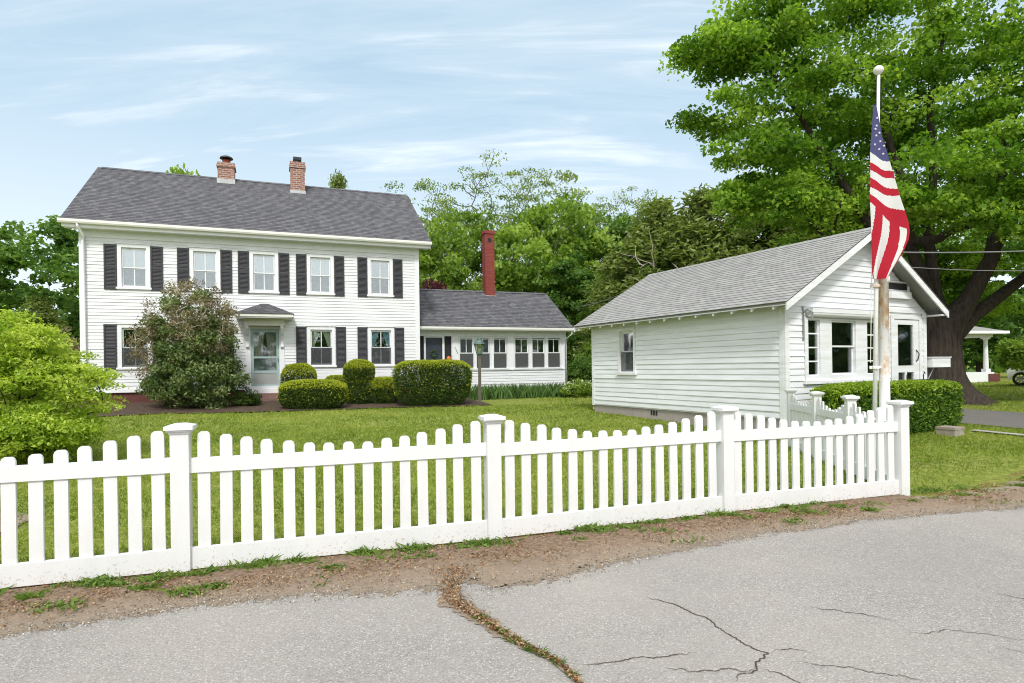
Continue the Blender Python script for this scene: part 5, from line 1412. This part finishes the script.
hedge('clipped_yew', (-6.35, 21.9, .25), 'low flat clipped yew hugging the house wall between two windows', .95, .7, 1.05, 34, 4, 6000, .05, group=EG, newlow=.7)
tp = hedge('clipped_yew', (-5.25, 20.6, .25), 'two-tiered clipped yew with a ball standing on a drum', .92, .9, .95, 35, 3, 7000, .05, group=EG, newlow=.95)
# the ball of the two-tiered yew
tb = hedge('ball', (-5.25, 20.6, .25 + .72), None, 1.08, 1.0, .88, 36, 2.2, 9000, .048, pz=2.2, newlow=.45)
for k_ in ('label', 'category', 'group'):
    if k_ in tb: del tb[k_]
for ch in list(tb.children):
    nm_ = ch.name.split('.')[0]
    ch.parent = tp; ch.location = (0, 0, .72); ch.name = 'ball_' + nm_
bpy.data.objects.remove(tb)
hedge('clipped_yew', (-4.42, 20.75, .25), 'small clipped yew tucked between the two-tiered yew and the big square one', .92, .9, .98, 37, 3, 7500, .05, group=EG, newlow=.4)
hedge('clipped_yew', (-14.6, 20.4, .25), 'clipped yellow green yew at the outer corner of the farmhouse', 1.3, 1.1, 1.9, 38, 3, 9000, .05, group=EG, newlow=.6)
hx, hy_ = sw(12.28, 7.0)
hedge('privet_hedge', (hx, hy_, 0.1), 'clipped bright green hedge running along the front of the shed', 4.15, .86, 1.0, 39, 6, 22000, .075, 'privet', 'privet_new', .5, SY, 0., pz=6, newlow=.8)

# iris leaves along the sun porch
r = np.random.default_rng(61)
n = 2600
u = r.uniform(5.2, 12.7, n); d_ = r.uniform(22.3, 24.25, n)
c = np.stack([u * math.cos(HY) - d_ * math.sin(HY), u * math.sin(HY) + d_ * math.cos(HY), np.full(n, .24)], -1)
keep = np.hypot(c[:, 0] + 2.6, c[:, 1] - 20.2) > 1.5; c = c[keep]; n = len(c)
h_ = r.uniform(.35, .66, n)[:, None]; lean = r.normal(size=(n, 3)) * np.array([.13, .13, 0]); th = r.uniform(0, 6.28, n)
wv = np.stack([np.cos(th), np.sin(th), th * 0], -1) * .020
up_ = np.array([0, 0, 1.])
V = np.stack([c - wv, c + wv, c + lean * .4 + up_ * h_ * .6 + wv * .8, c + lean + up_ * h_], 1).reshape(-1, 3)
tag(np_mesh('iris_leaves', V, np.arange(4 * n).reshape(n, 4), L['iris'], None, np.repeat(r.uniform(.1, .9, n), 4)), kind='stuff')

# ------------------------------------------------------------------ lawn grass, weeds, litter
def blades(name, c, hgt, wid, lm, r, t, lean=.5):
    n = len(c); th = r.uniform(0, 6.28, n); w = np.stack([np.cos(th), np.sin(th), th * 0], -1) * wid[:, None]
    l_ = r.normal(size=(n, 3)) * np.array([1, 1, 0]) * (hgt * lean)[:, None]
    tip = c + l_ + np.array([0, 0, 1.]) * hgt[:, None]
    mid = c + l_ * .3 + np.array([0, 0, .62]) * hgt[:, None]
    V = np.stack([c - w, c + w, mid + w * .8, tip], 1).reshape(-1, 3)
    return V, np.arange(4 * n).reshape(n, 4), np.repeat(np.clip(t + r.normal(size=n) * .14, 0, 1), 4)
r = np.random.default_rng(71)
def lawn_pts(n, y0, y1, x0, x1):
    x = r.uniform(x0, x1, n); y = r.uniform(y0, y1, n); return x, y
parts = []
for n, y0, y1, x0, x1, hh, ww in ((100000, 4.3, 9.5, -6.5, 9.5, .050, .0035), (80000, 9.5, 14, -10, 12, .055, .0055), (60000, 14, 20, -15, 16, .06, .009), (45000, 20, 36, 1, 34, .07, .016)):
    x, y = lawn_pts(n, y0, y1, x0, x1)
    fyv = np.interp(x, FX, FY)
    ok = (y > fyv + .02 + np.where(x > 4.4, .25 * fbm(x * 3, y * 3, 44, 3), -.10)) & (np.abs(x / y) < 1.02)
    # thin, worn turf
    f = fbm(x * .9, y * .9, 51, 4); f2 = .45 * fbm(x * 3.2, y * 3.2, 57, 3) + .55 * fbm(x * 8.5, y * 8.5, 59, 2) * 1.15
    ok &= r.uniform(0, 1, n) < np.clip(1.35 - 1.3 * np.abs(f2 - .25) * 2.2, .08, 1)
    hd = (x > 4.4) & (y < fyv + 1.2); ok &= ~hd | (r.uniform(0, 1, n) < .2 + .9 * fbm(x * 2.1, y * 2.1, 63, 3) * (y - fyv))
    # keep clear of buildings, driveway and beds
    hxl = x * math.cos(HY) + y * math.sin(HY); hyl = -x * math.sin(HY) + y * math.cos(HY)
    sxl = x * math.cos(SY) + y * math.sin(SY); syl = -x * math.sin(SY) + y * math.cos(SY)
    ok &= ~((hxl > -6.5) & (hxl < 12.7) & (hyl > 23.2)); ok &= ~((sxl > 9.98) & (sxl < 14.9) & (syl > 7.6) & (syl < 14))
    ok &= ~((sxl > 14.95) & (sxl < 18.45)); ok &= ~((sxl > 13.7) & (sxl < 14.0) & (syl < 6.4))
    bed = np.interp(x, [-12.4, -10.6, -8.2, -6.2, -3.7, -1.3, -.7], [16.9, 17.95, 18.05, 18.5, 19.35, 19.5, 20.0]); ok &= ~((x > -12.4) & (x < -.8) & (y > bed))
    ok &= ~((x < -4.75 + .8 * (f - .5)) & (y < 6.2 - (x + 4.9) * .45 + 1.2 * (f - .5))) | (r.uniform(0, 1, n) < .15)
    x, y, f, f2 = x[ok], y[ok], f[ok], f2[ok]; n = len(x)
    z = gn(y) + .01 + .03 * (fbm(x * .9, y * .9, 3) - .5)
    parts.append(blades('', np.stack([x, y, z - .012], -1), hh * r.uniform(.45, 1.2, n) * (.25 + 1.6 * f2), ww * r.uniform(.7, 1.3, n), None, r, -.12 + 1.15 * f + 1.1 * (f2 - .42)))
V, F, t = cat_leaves(parts)
tag(np_mesh('lawn_grass', V, F, L['grass'], None, t), kind='stuff')
# weeds along the fence foot and on the verge
cen = [(-3.6, 3.95), (-3.1, 3.95), (-2.75, 4.12), (-2.55, 4.22), (-2.3, 4.32), (-2.05, 4.10), (-1.85, 4.48), (-1.55, 4.55), (-1.35, 4.42), (-3.4, 3.75), (-2.9, 3.78), (-1.1, 4.72), (-.8, 4.75), (-.2, 5.02), (-.95, 4.62), (-.7, 4.66), (.45, 5.25), (1.05, 5.42), (.75, 5.35), (1.25, 5.28), (2.2, 5.72), (2.62, 5.60), (3.3, 6.1), (3.55, 6.0), (4.5, 6.4), (4.9, 6.55), (5.4, 6.75), (-.42, 4.86), (1.7, 5.72), (5.9, 7.0), (6.4, 7.5), (-2.2, 4.0), (-3.9, 3.6), (-4.2, 3.55), (5.2, 6.95), (4.75, 6.85), (6.1, 6.9)]
for k in range(46):
    x = r.uniform(-5.2, 4.3); y = float(np.interp(x, FX, FY)) - .06 - abs(r.normal()) * .16; cen.append((x, y))
parts = []
for i, (x, y) in enumerate(cen):
    n = int(r.uniform(40, 120)); s = r.uniform(.025, .09)
    c = np.stack([x + r.normal(size=n) * s * 1.3, y + r.normal(size=n) * s * .6, np.full(n, .018)], -1)
    parts.append(blades('', c, r.uniform(.015, .06, n) * r.uniform(.7, 1.3), np.full(n, .0035), None, r, np.full(n, r.uniform(.35, .8)), .8))
    m_n = n // 2
    c2 = np.stack([x + r.normal(size=m_n) * s, y + r.normal(size=m_n) * s * .5, .02 + r.uniform(0, .04, m_n)], -1)
    parts.append(leaves(c2, .040, r, 1.2, .5, np.full(m_n, .6)))
n = 5200; x = r.uniform(-5.5, 7.5, n); f = r.uniform(0, 1, n); y = np.interp(x, EX, EY) * (1 - f) + np.interp(x, FX, FY) * f
ok = fbm(x * 2.2, y * 4, 81, 3) > .62; x, y = x[ok], y[ok]; n = len(x)
parts.append(blades('', np.stack([x, y, np.full(n, .018)], -1), r.uniform(.012, .04, n), np.full(n, .004), None, r, np.full(n, .5), 1.2))
V, F, t = cat_leaves(parts); tag(np_mesh('verge_weeds', V, F, L['weed'], None, t), kind='stuff')
# leaf and bark litter on the verge and in the wide crack
n = 46000; x = r.uniform(-6, 8, n); f = r.uniform(.10, 1, n); y = np.interp(x, EX, EY) * (1 - f) + np.interp(x, FX, FY) * f
ok = r.uniform(0, 1, n) < np.clip(fbm(x * 1.6, y * 2.5, 91, 3) * 2.4 - .70, .05, 1) * np.clip(f * 2.2 - .1, .04, 1); x, y = x[ok], y[ok]
bp = np.array(BIG); d_ = np.concatenate([[0], np.cumsum(np.linalg.norm(np.diff(bp, axis=0), axis=1))])
m_n = 1900; tt = d_[-1] * r.uniform(0, 1, m_n) ** 1.25; wv = np.interp(tt, d_, [.15, .07, .075, .055, .03, .02, .015, .012])
x = np.concatenate([x, np.interp(tt, d_, bp[:, 0]) + r.normal(size=m_n) * wv * .6]); y = np.concatenate([y, np.interp(tt, d_, bp[:, 1]) + r.normal(size=m_n) * wv * .25])
P_ = np.stack([x, y, .014 + .026 * np.sin(np.clip((y - np.interp(x, EX, EY)) / (np.interp(x, FX, FY) - np.interp(x, EX, EY) + 1e-3), 0, 1) * math.pi) + r.uniform(0, .012, len(x))], -1)
V, F, t = leaves(P_, .020, r, 2.0, .5, .05 + .9 * r.uniform(0, 1, len(x)))
tag(np_mesh('leaf_litter', V, F, L['chip'], None, t), kind='stuff')
n = 9000; x = r.uniform(-5, 8, n); f = np.abs(r.normal(size=n)) * .33 - .10; y = np.interp(x, EX, EY) * (1 - f) + np.interp(x, FX, FY) * f
P_ = np.stack([x, y, np.full(n, .016)], -1)
V, F, t = leaves(P_, .011, r, 1, .9, r.uniform(.0, 1, n)); tag(np_mesh('road_grit', V, F, L['grit'], None, t), kind='stuff')
# green growing in the narrow end of the wide crack
parts = []
for tt in np.linspace(.9, 1.75, 26):
    n = 40; cx_, cy_ = np.interp(tt, d_, bp[:, 0]), np.interp(tt, d_, bp[:, 1])
    if r.uniform() < .45: continue
    parts.append(blades('', np.stack([cx_ + r.normal(size=n) * .012, cy_ + r.normal(size=n) * .012, np.full(n, .008)], -1), r.uniform(.008, .026, n), np.full(n, .0022), None, r, np.full(n, .35), 1))
V, F, t = cat_leaves(parts); tag(np_mesh('crack_weeds', V, F, L['weed'], None, t), kind='stuff')

# ================================================================== NEIGHBOUR'S PORCH, CAR, WIRES
nx, ny = 28.4, 36.2
npx = empty('neighbour_porch', (nx, ny, .3), R(12), 'white columned porch corner of the neighbouring house seen past the maple trunk', 'porch')
q = MB(); q.box(-6, .55, -.25, 4.5, -.3, .55); q.build('deck', M['trim'], npx)
q = MB(); q.box(.1, .9, -.32, .2, -.3, .45); q.build('brick_pier', M['brick_dark'], npx)
for x in (.28, -2.6, -5.4):
    q = MB(); q.box(x - .16, x + .16, -.12, .20, .55, .75); q.lathe([(.13, .75), (.14, .9), (.12, 1.7), (.10, 2.45), (.13, 2.5), (.15, 2.56)], (x, .04, 0), 14); q.box(x - .17, x + .17, -.13, .21, 2.56, 2.66); q.build('column', M['trim'], npx)
q = MB(); q.box(-6.2, .52, -.22, .30, 2.66, 2.95); q.box(.22, .52, .30, 4.5, 2.66, 2.95); q.build('beam', M['trim'], npx)
q = MB(); ov = .75
slab(q, (-6.4, -ov, 2.97), (1.05, -ov, 2.97), (-.6, 2.0, 3.75), (-6.4, 2.0, 3.75), .10); slab(q, (1.05, -ov, 2.97), (1.05, 4.8, 2.97), (-.6, 4.8, 3.75), (-.6, 2.0, 3.75), .10)
q.build('roof', M['shed_roof'], npx)
q = MB(); q.box(-6.4, 1.08, -ov - .03, -ov - .002, 2.84, 3.0); q.box(1.052, 1.08, -ov, 4.8, 2.84, 3.0); q.build('gutter', M['trim'], npx)
q = MB(); q.box(-6, .0, 4.2, 4.4, .5, 5.5); q.build('wall', M['siding'], npx)

car = empty('parked_car', (26.95, 29.75, .26), R(-40), 'white parked car partly hidden by the green shrub at the lawn edge', 'car')
prof_c = [(-1.80, .32), (-1.86, .52), (-1.84, .78), (-1.70, .90), (-1.2, .98), (-.55, 1.40), (.55, 1.43), (1.25, 1.08), (1.95, 1.02), (2.15, .9), (2.2, .55), (2.12, .30)]
arch_c = lambda cx: [(cx + .37 * math.cos(a), .31 + .37 * math.sin(a)) for a in np.linspace(math.pi, 0, 9)]
low = [(2.12, .24)] + [(1.33 + .37 * math.cos(a), .31 + .37 * math.sin(a)) for a in np.linspace(0, math.pi, 9)] + [(-1.33 + .37 * math.cos(a), .31 + .37 * math.sin(a)) for a in np.linspace(0, math.pi, 9)] + [(-1.78, .24)]
q = MB(); q.prism(prof_c + low, -.84, .84, 0, lambda a, b, d: (a, d, b)); q.build('body', M['car_paint'], car)
for s in (-1, 1):
    q = MB(); y = s * .846
    for poly in ([(-1.02, 1.0), (-.5, 1.34), (-.05, 1.36), (-.05, .98)], [(.03, .98), (.03, 1.36), (.5, 1.36), (1.05, 1.06)]): q.prism(poly, y - .004, y + .004, 0, lambda a, b, d: (a, d, b))
    q.build('side_window', M['glass'], car)
    for cx in (-1.33, 1.33):
        q = MB(); q.lathe([(.22, -.1), (.31, -.1), (.325, -.06), (.325, .06), (.31, .1), (.22, .1)], n=28); t_ = q.build('tyre', M['rubber'], None)
        t_.name = 'wheel'; t_.parent = car; t_.location = (cx, s * .76, .325); t_.rotation_euler = (R(90), 0, 0)
        q = MB()
        q.lathe([(.22, -.085), (.22, .085)], n=28); q.lathe([(.001, s * -.06), (.06, s * -.07), (.06, s * -.03)], n=14)
        for k in range(7):
            a = k * 2 * math.pi / 7; ca, sa = math.cos(a), math.sin(a); T = lambda x_, y_, z_: (x_ * ca - y_ * sa, x_ * sa + y_ * ca, z_)
            q.box(.05, .22, -.022, .022, -s * .085, -s * .05, 0, T)
        q.build('rim', M['alloy'], t_)
q = MB(); q.box(-1.88, -1.83, -.75, -.42, .60, .74); q.box(-1.88, -1.83, .42, .75, .60, .74); q.build('headlight', M['lamp_glass'], car)
q = MB(); q.box(2.165, 2.2, -.78, -.5, .68, .84); q.box(2.165, 2.2, .5, .78, .68, .84); q.build('tail_light', M['red_lamp'], car)

def wire(a, b, sag, label, r_=.010):
    a = Vector(a); b = Vector(b); pts = []
    for i in range(21):
        f = i / 20; p = a.lerp(b, f); p.z -= 4 * sag * f * (1 - f); pts.append(p - a)
    q = MB(); q.tube(pts, r_, 5); o = q.build('overhead_wire', M['wire']); o.location = a
    return tag(o, label, 'wire', 'overhead wires')
mx_, my_ = sw(14.52, 8.26); 
wire((mx_, my_, 4.10), (24, 17, 5.6), .35, 'thicker service cable running from the shed mast out under the maple', .016)
wire((mx_, my_, 3.78), (24, 17, 5.2), .55, 'thin lower cable running from the shed mast out under the maple', .009)
wire((3.0, 26.9, 4.2), (*sw(12.4, 14.1), 4.1), .12, 'thin cable strung between the sun porch and the back of the shed', .010)

# ================================================================== CAMERA, LIGHT, SKY
cd = bpy.data.cameras.new('camera'); cam = bpy.data.objects.new('camera', cd); COL.objects.link(cam)
cd.sensor_width = 36; cd.lens = 600 / 1024 * 36; cd.shift_y = 26.2 / 1024; cd.clip_end = 4000; cd.clip_start = .05
cam.matrix_world = Matrix.Translation((0, 0, 1.5)) @ Matrix.Rotation(R(90), 4, 'X') @ Matrix.Rotation(R(-.77), 4, 'Z')
S.camera = cam

SUN = Vector((.02, -.74, .80)).normalized()
sd = bpy.data.lights.new('sun', 'SUN'); sd.energy = 1.75; sd.angle = R(8); sd.color = (1, .97, .93)
so = bpy.data.objects.new('sun', sd); COL.objects.link(so); so.rotation_euler = SUN.to_track_quat('Z', 'Y').to_euler(); so.location = (0, -20, 40)

W = bpy.data.worlds.new('World'); S.world = W; W.use_nodes = True
nt = W.node_tree; nt.nodes.clear(); N = NT(nt)
out = N.n('ShaderNodeOutputWorld'); bg = N.n('ShaderNodeBackground'); bg.inputs['Strength'].default_value = .11
sky = N.n('ShaderNodeTexSky'); sky.sky_type = 'NISHITA'; sky.sun_disc = False
sky.sun_elevation = math.asin(SUN.z); sky.sun_rotation = math.atan2(SUN.x, SUN.y); sky.air_density = 1.0; sky.dust_density = .6; sky.ozone_density = 1.2
tc = N.n('ShaderNodeTexCoord').outputs['Generated']
sp = N.n('ShaderNodeSeparateXYZ'); N.l(tc, sp.inputs[0])
ad = N.n('ShaderNodeMath', operation='ADD'); N.l(sp.outputs[2], ad.inputs[0]); ad.inputs[1].default_value = .22
mx = N.n('ShaderNodeMath', operation='MAXIMUM'); N.l(ad.outputs[0], mx.inputs[0]); mx.inputs[1].default_value = .08
dx = N.n('ShaderNodeMath', operation='DIVIDE'); N.l(sp.outputs[0], dx.inputs[0]); N.l(mx.outputs[0], dx.inputs[1])
dy = N.n('ShaderNodeMath', operation='DIVIDE'); N.l(sp.outputs[1], dy.inputs[0]); N.l(mx.outputs[0], dy.inputs[1])
cb = N.n('ShaderNodeCombineXYZ'); N.l(dx.outputs[0], cb.inputs[0]); N.l(dy.outputs[0], cb.inputs[1])
mp = N.n('ShaderNodeMapping'); mp.inputs['Rotation'].default_value = (0, 0, R(-14)); mp.inputs['Scale'].default_value = (.40, 2.4, 1); mp.inputs['Location'].default_value = (1.3, .4, 0); N.l(cb.outputs[0], mp.inputs[0])
n1 = N.n('ShaderNodeTexNoise'); n1.inputs['Scale'].default_value = 2.9; n1.inputs['Detail'].default_value = 9; n1.inputs['Roughness'].default_value = .62; n1.inputs['Distortion'].default_value = .5; N.l(mp.outputs[0], n1.inputs['Vector'])
n2 = N.n('ShaderNodeTexNoise'); n2.inputs['Scale'].default_value = .8; n2.inputs['Detail'].default_value = 4; N.l(cb.outputs[0], n2.inputs['Vector'])
cl = N.n('ShaderNodeMath', operation='MULTIPLY_ADD'); N.l(n2.outputs[0], cl.inputs[0]); cl.inputs[1].default_value = .55; N.l(n1.outputs[0], cl.inputs[2])
fac = N.ramp(cl.outputs[0], [(.62, (.0,) * 3), (.80, (.16,) * 3), (.90, (.40,) * 3), (1.02, (.70,) * 3)])
# thin veil, whiter at the horizon; unseen cover overhead and behind added as fill
hz = N.n('ShaderNodeMapRange'); N.l(sp.outputs[2], hz.inputs[0]); hz.inputs['From Min'].default_value = .0; hz.inputs['From Max'].default_value = .40; hz.inputs['To Min'].default_value = .80; hz.inputs['To Max'].default_value = 0
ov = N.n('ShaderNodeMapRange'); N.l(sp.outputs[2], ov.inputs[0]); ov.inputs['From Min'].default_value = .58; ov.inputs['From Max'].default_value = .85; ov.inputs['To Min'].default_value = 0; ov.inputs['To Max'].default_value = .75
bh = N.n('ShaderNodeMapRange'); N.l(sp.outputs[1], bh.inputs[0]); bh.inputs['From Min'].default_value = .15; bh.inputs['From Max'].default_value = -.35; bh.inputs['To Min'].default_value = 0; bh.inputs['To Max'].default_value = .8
f2 = N.n('ShaderNodeMath', operation='MAXIMUM'); N.l(fac, f2.inputs[0]); N.l(hz.outputs[0], f2.inputs[1])
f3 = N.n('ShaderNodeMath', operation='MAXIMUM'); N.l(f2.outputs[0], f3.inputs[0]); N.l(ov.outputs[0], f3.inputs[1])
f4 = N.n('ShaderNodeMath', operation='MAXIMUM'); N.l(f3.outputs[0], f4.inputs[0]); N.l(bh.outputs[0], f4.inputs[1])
veil = N.mix(.80, sky.outputs[0], (3.5, 4.75, 5.65))
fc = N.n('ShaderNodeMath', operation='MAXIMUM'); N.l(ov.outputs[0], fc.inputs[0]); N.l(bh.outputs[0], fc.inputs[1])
cloud_fill = N.mix(fc.outputs[0], (7.0, 7.3, 7.5), (11.0, 10.9, 10.7))  # clouds out of view made brighter than the visible ones for fill light
col = N.mix(f4.outputs[0], veil, cloud_fill)
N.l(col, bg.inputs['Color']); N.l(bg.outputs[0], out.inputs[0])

S.view_settings.view_transform = 'Standard'; S.view_settings.look = 'None'; S.view_settings.gamma = 1; S.view_settings.use_curve_mapping = False
S.view_settings.exposure = .60
S.render.engine = 'CYCLES'
S.cycles.max_bounces = 8; S.cycles.diffuse_bounces = 4; S.cycles.transparent_max_bounces = 16; S.cycles.use_denoising = True; S.cycles.pixel_filter_type = 'BLACKMAN_HARRIS'; S.cycles.filter_width = 1.05
S.cycles.sample_clamp_indirect = 6
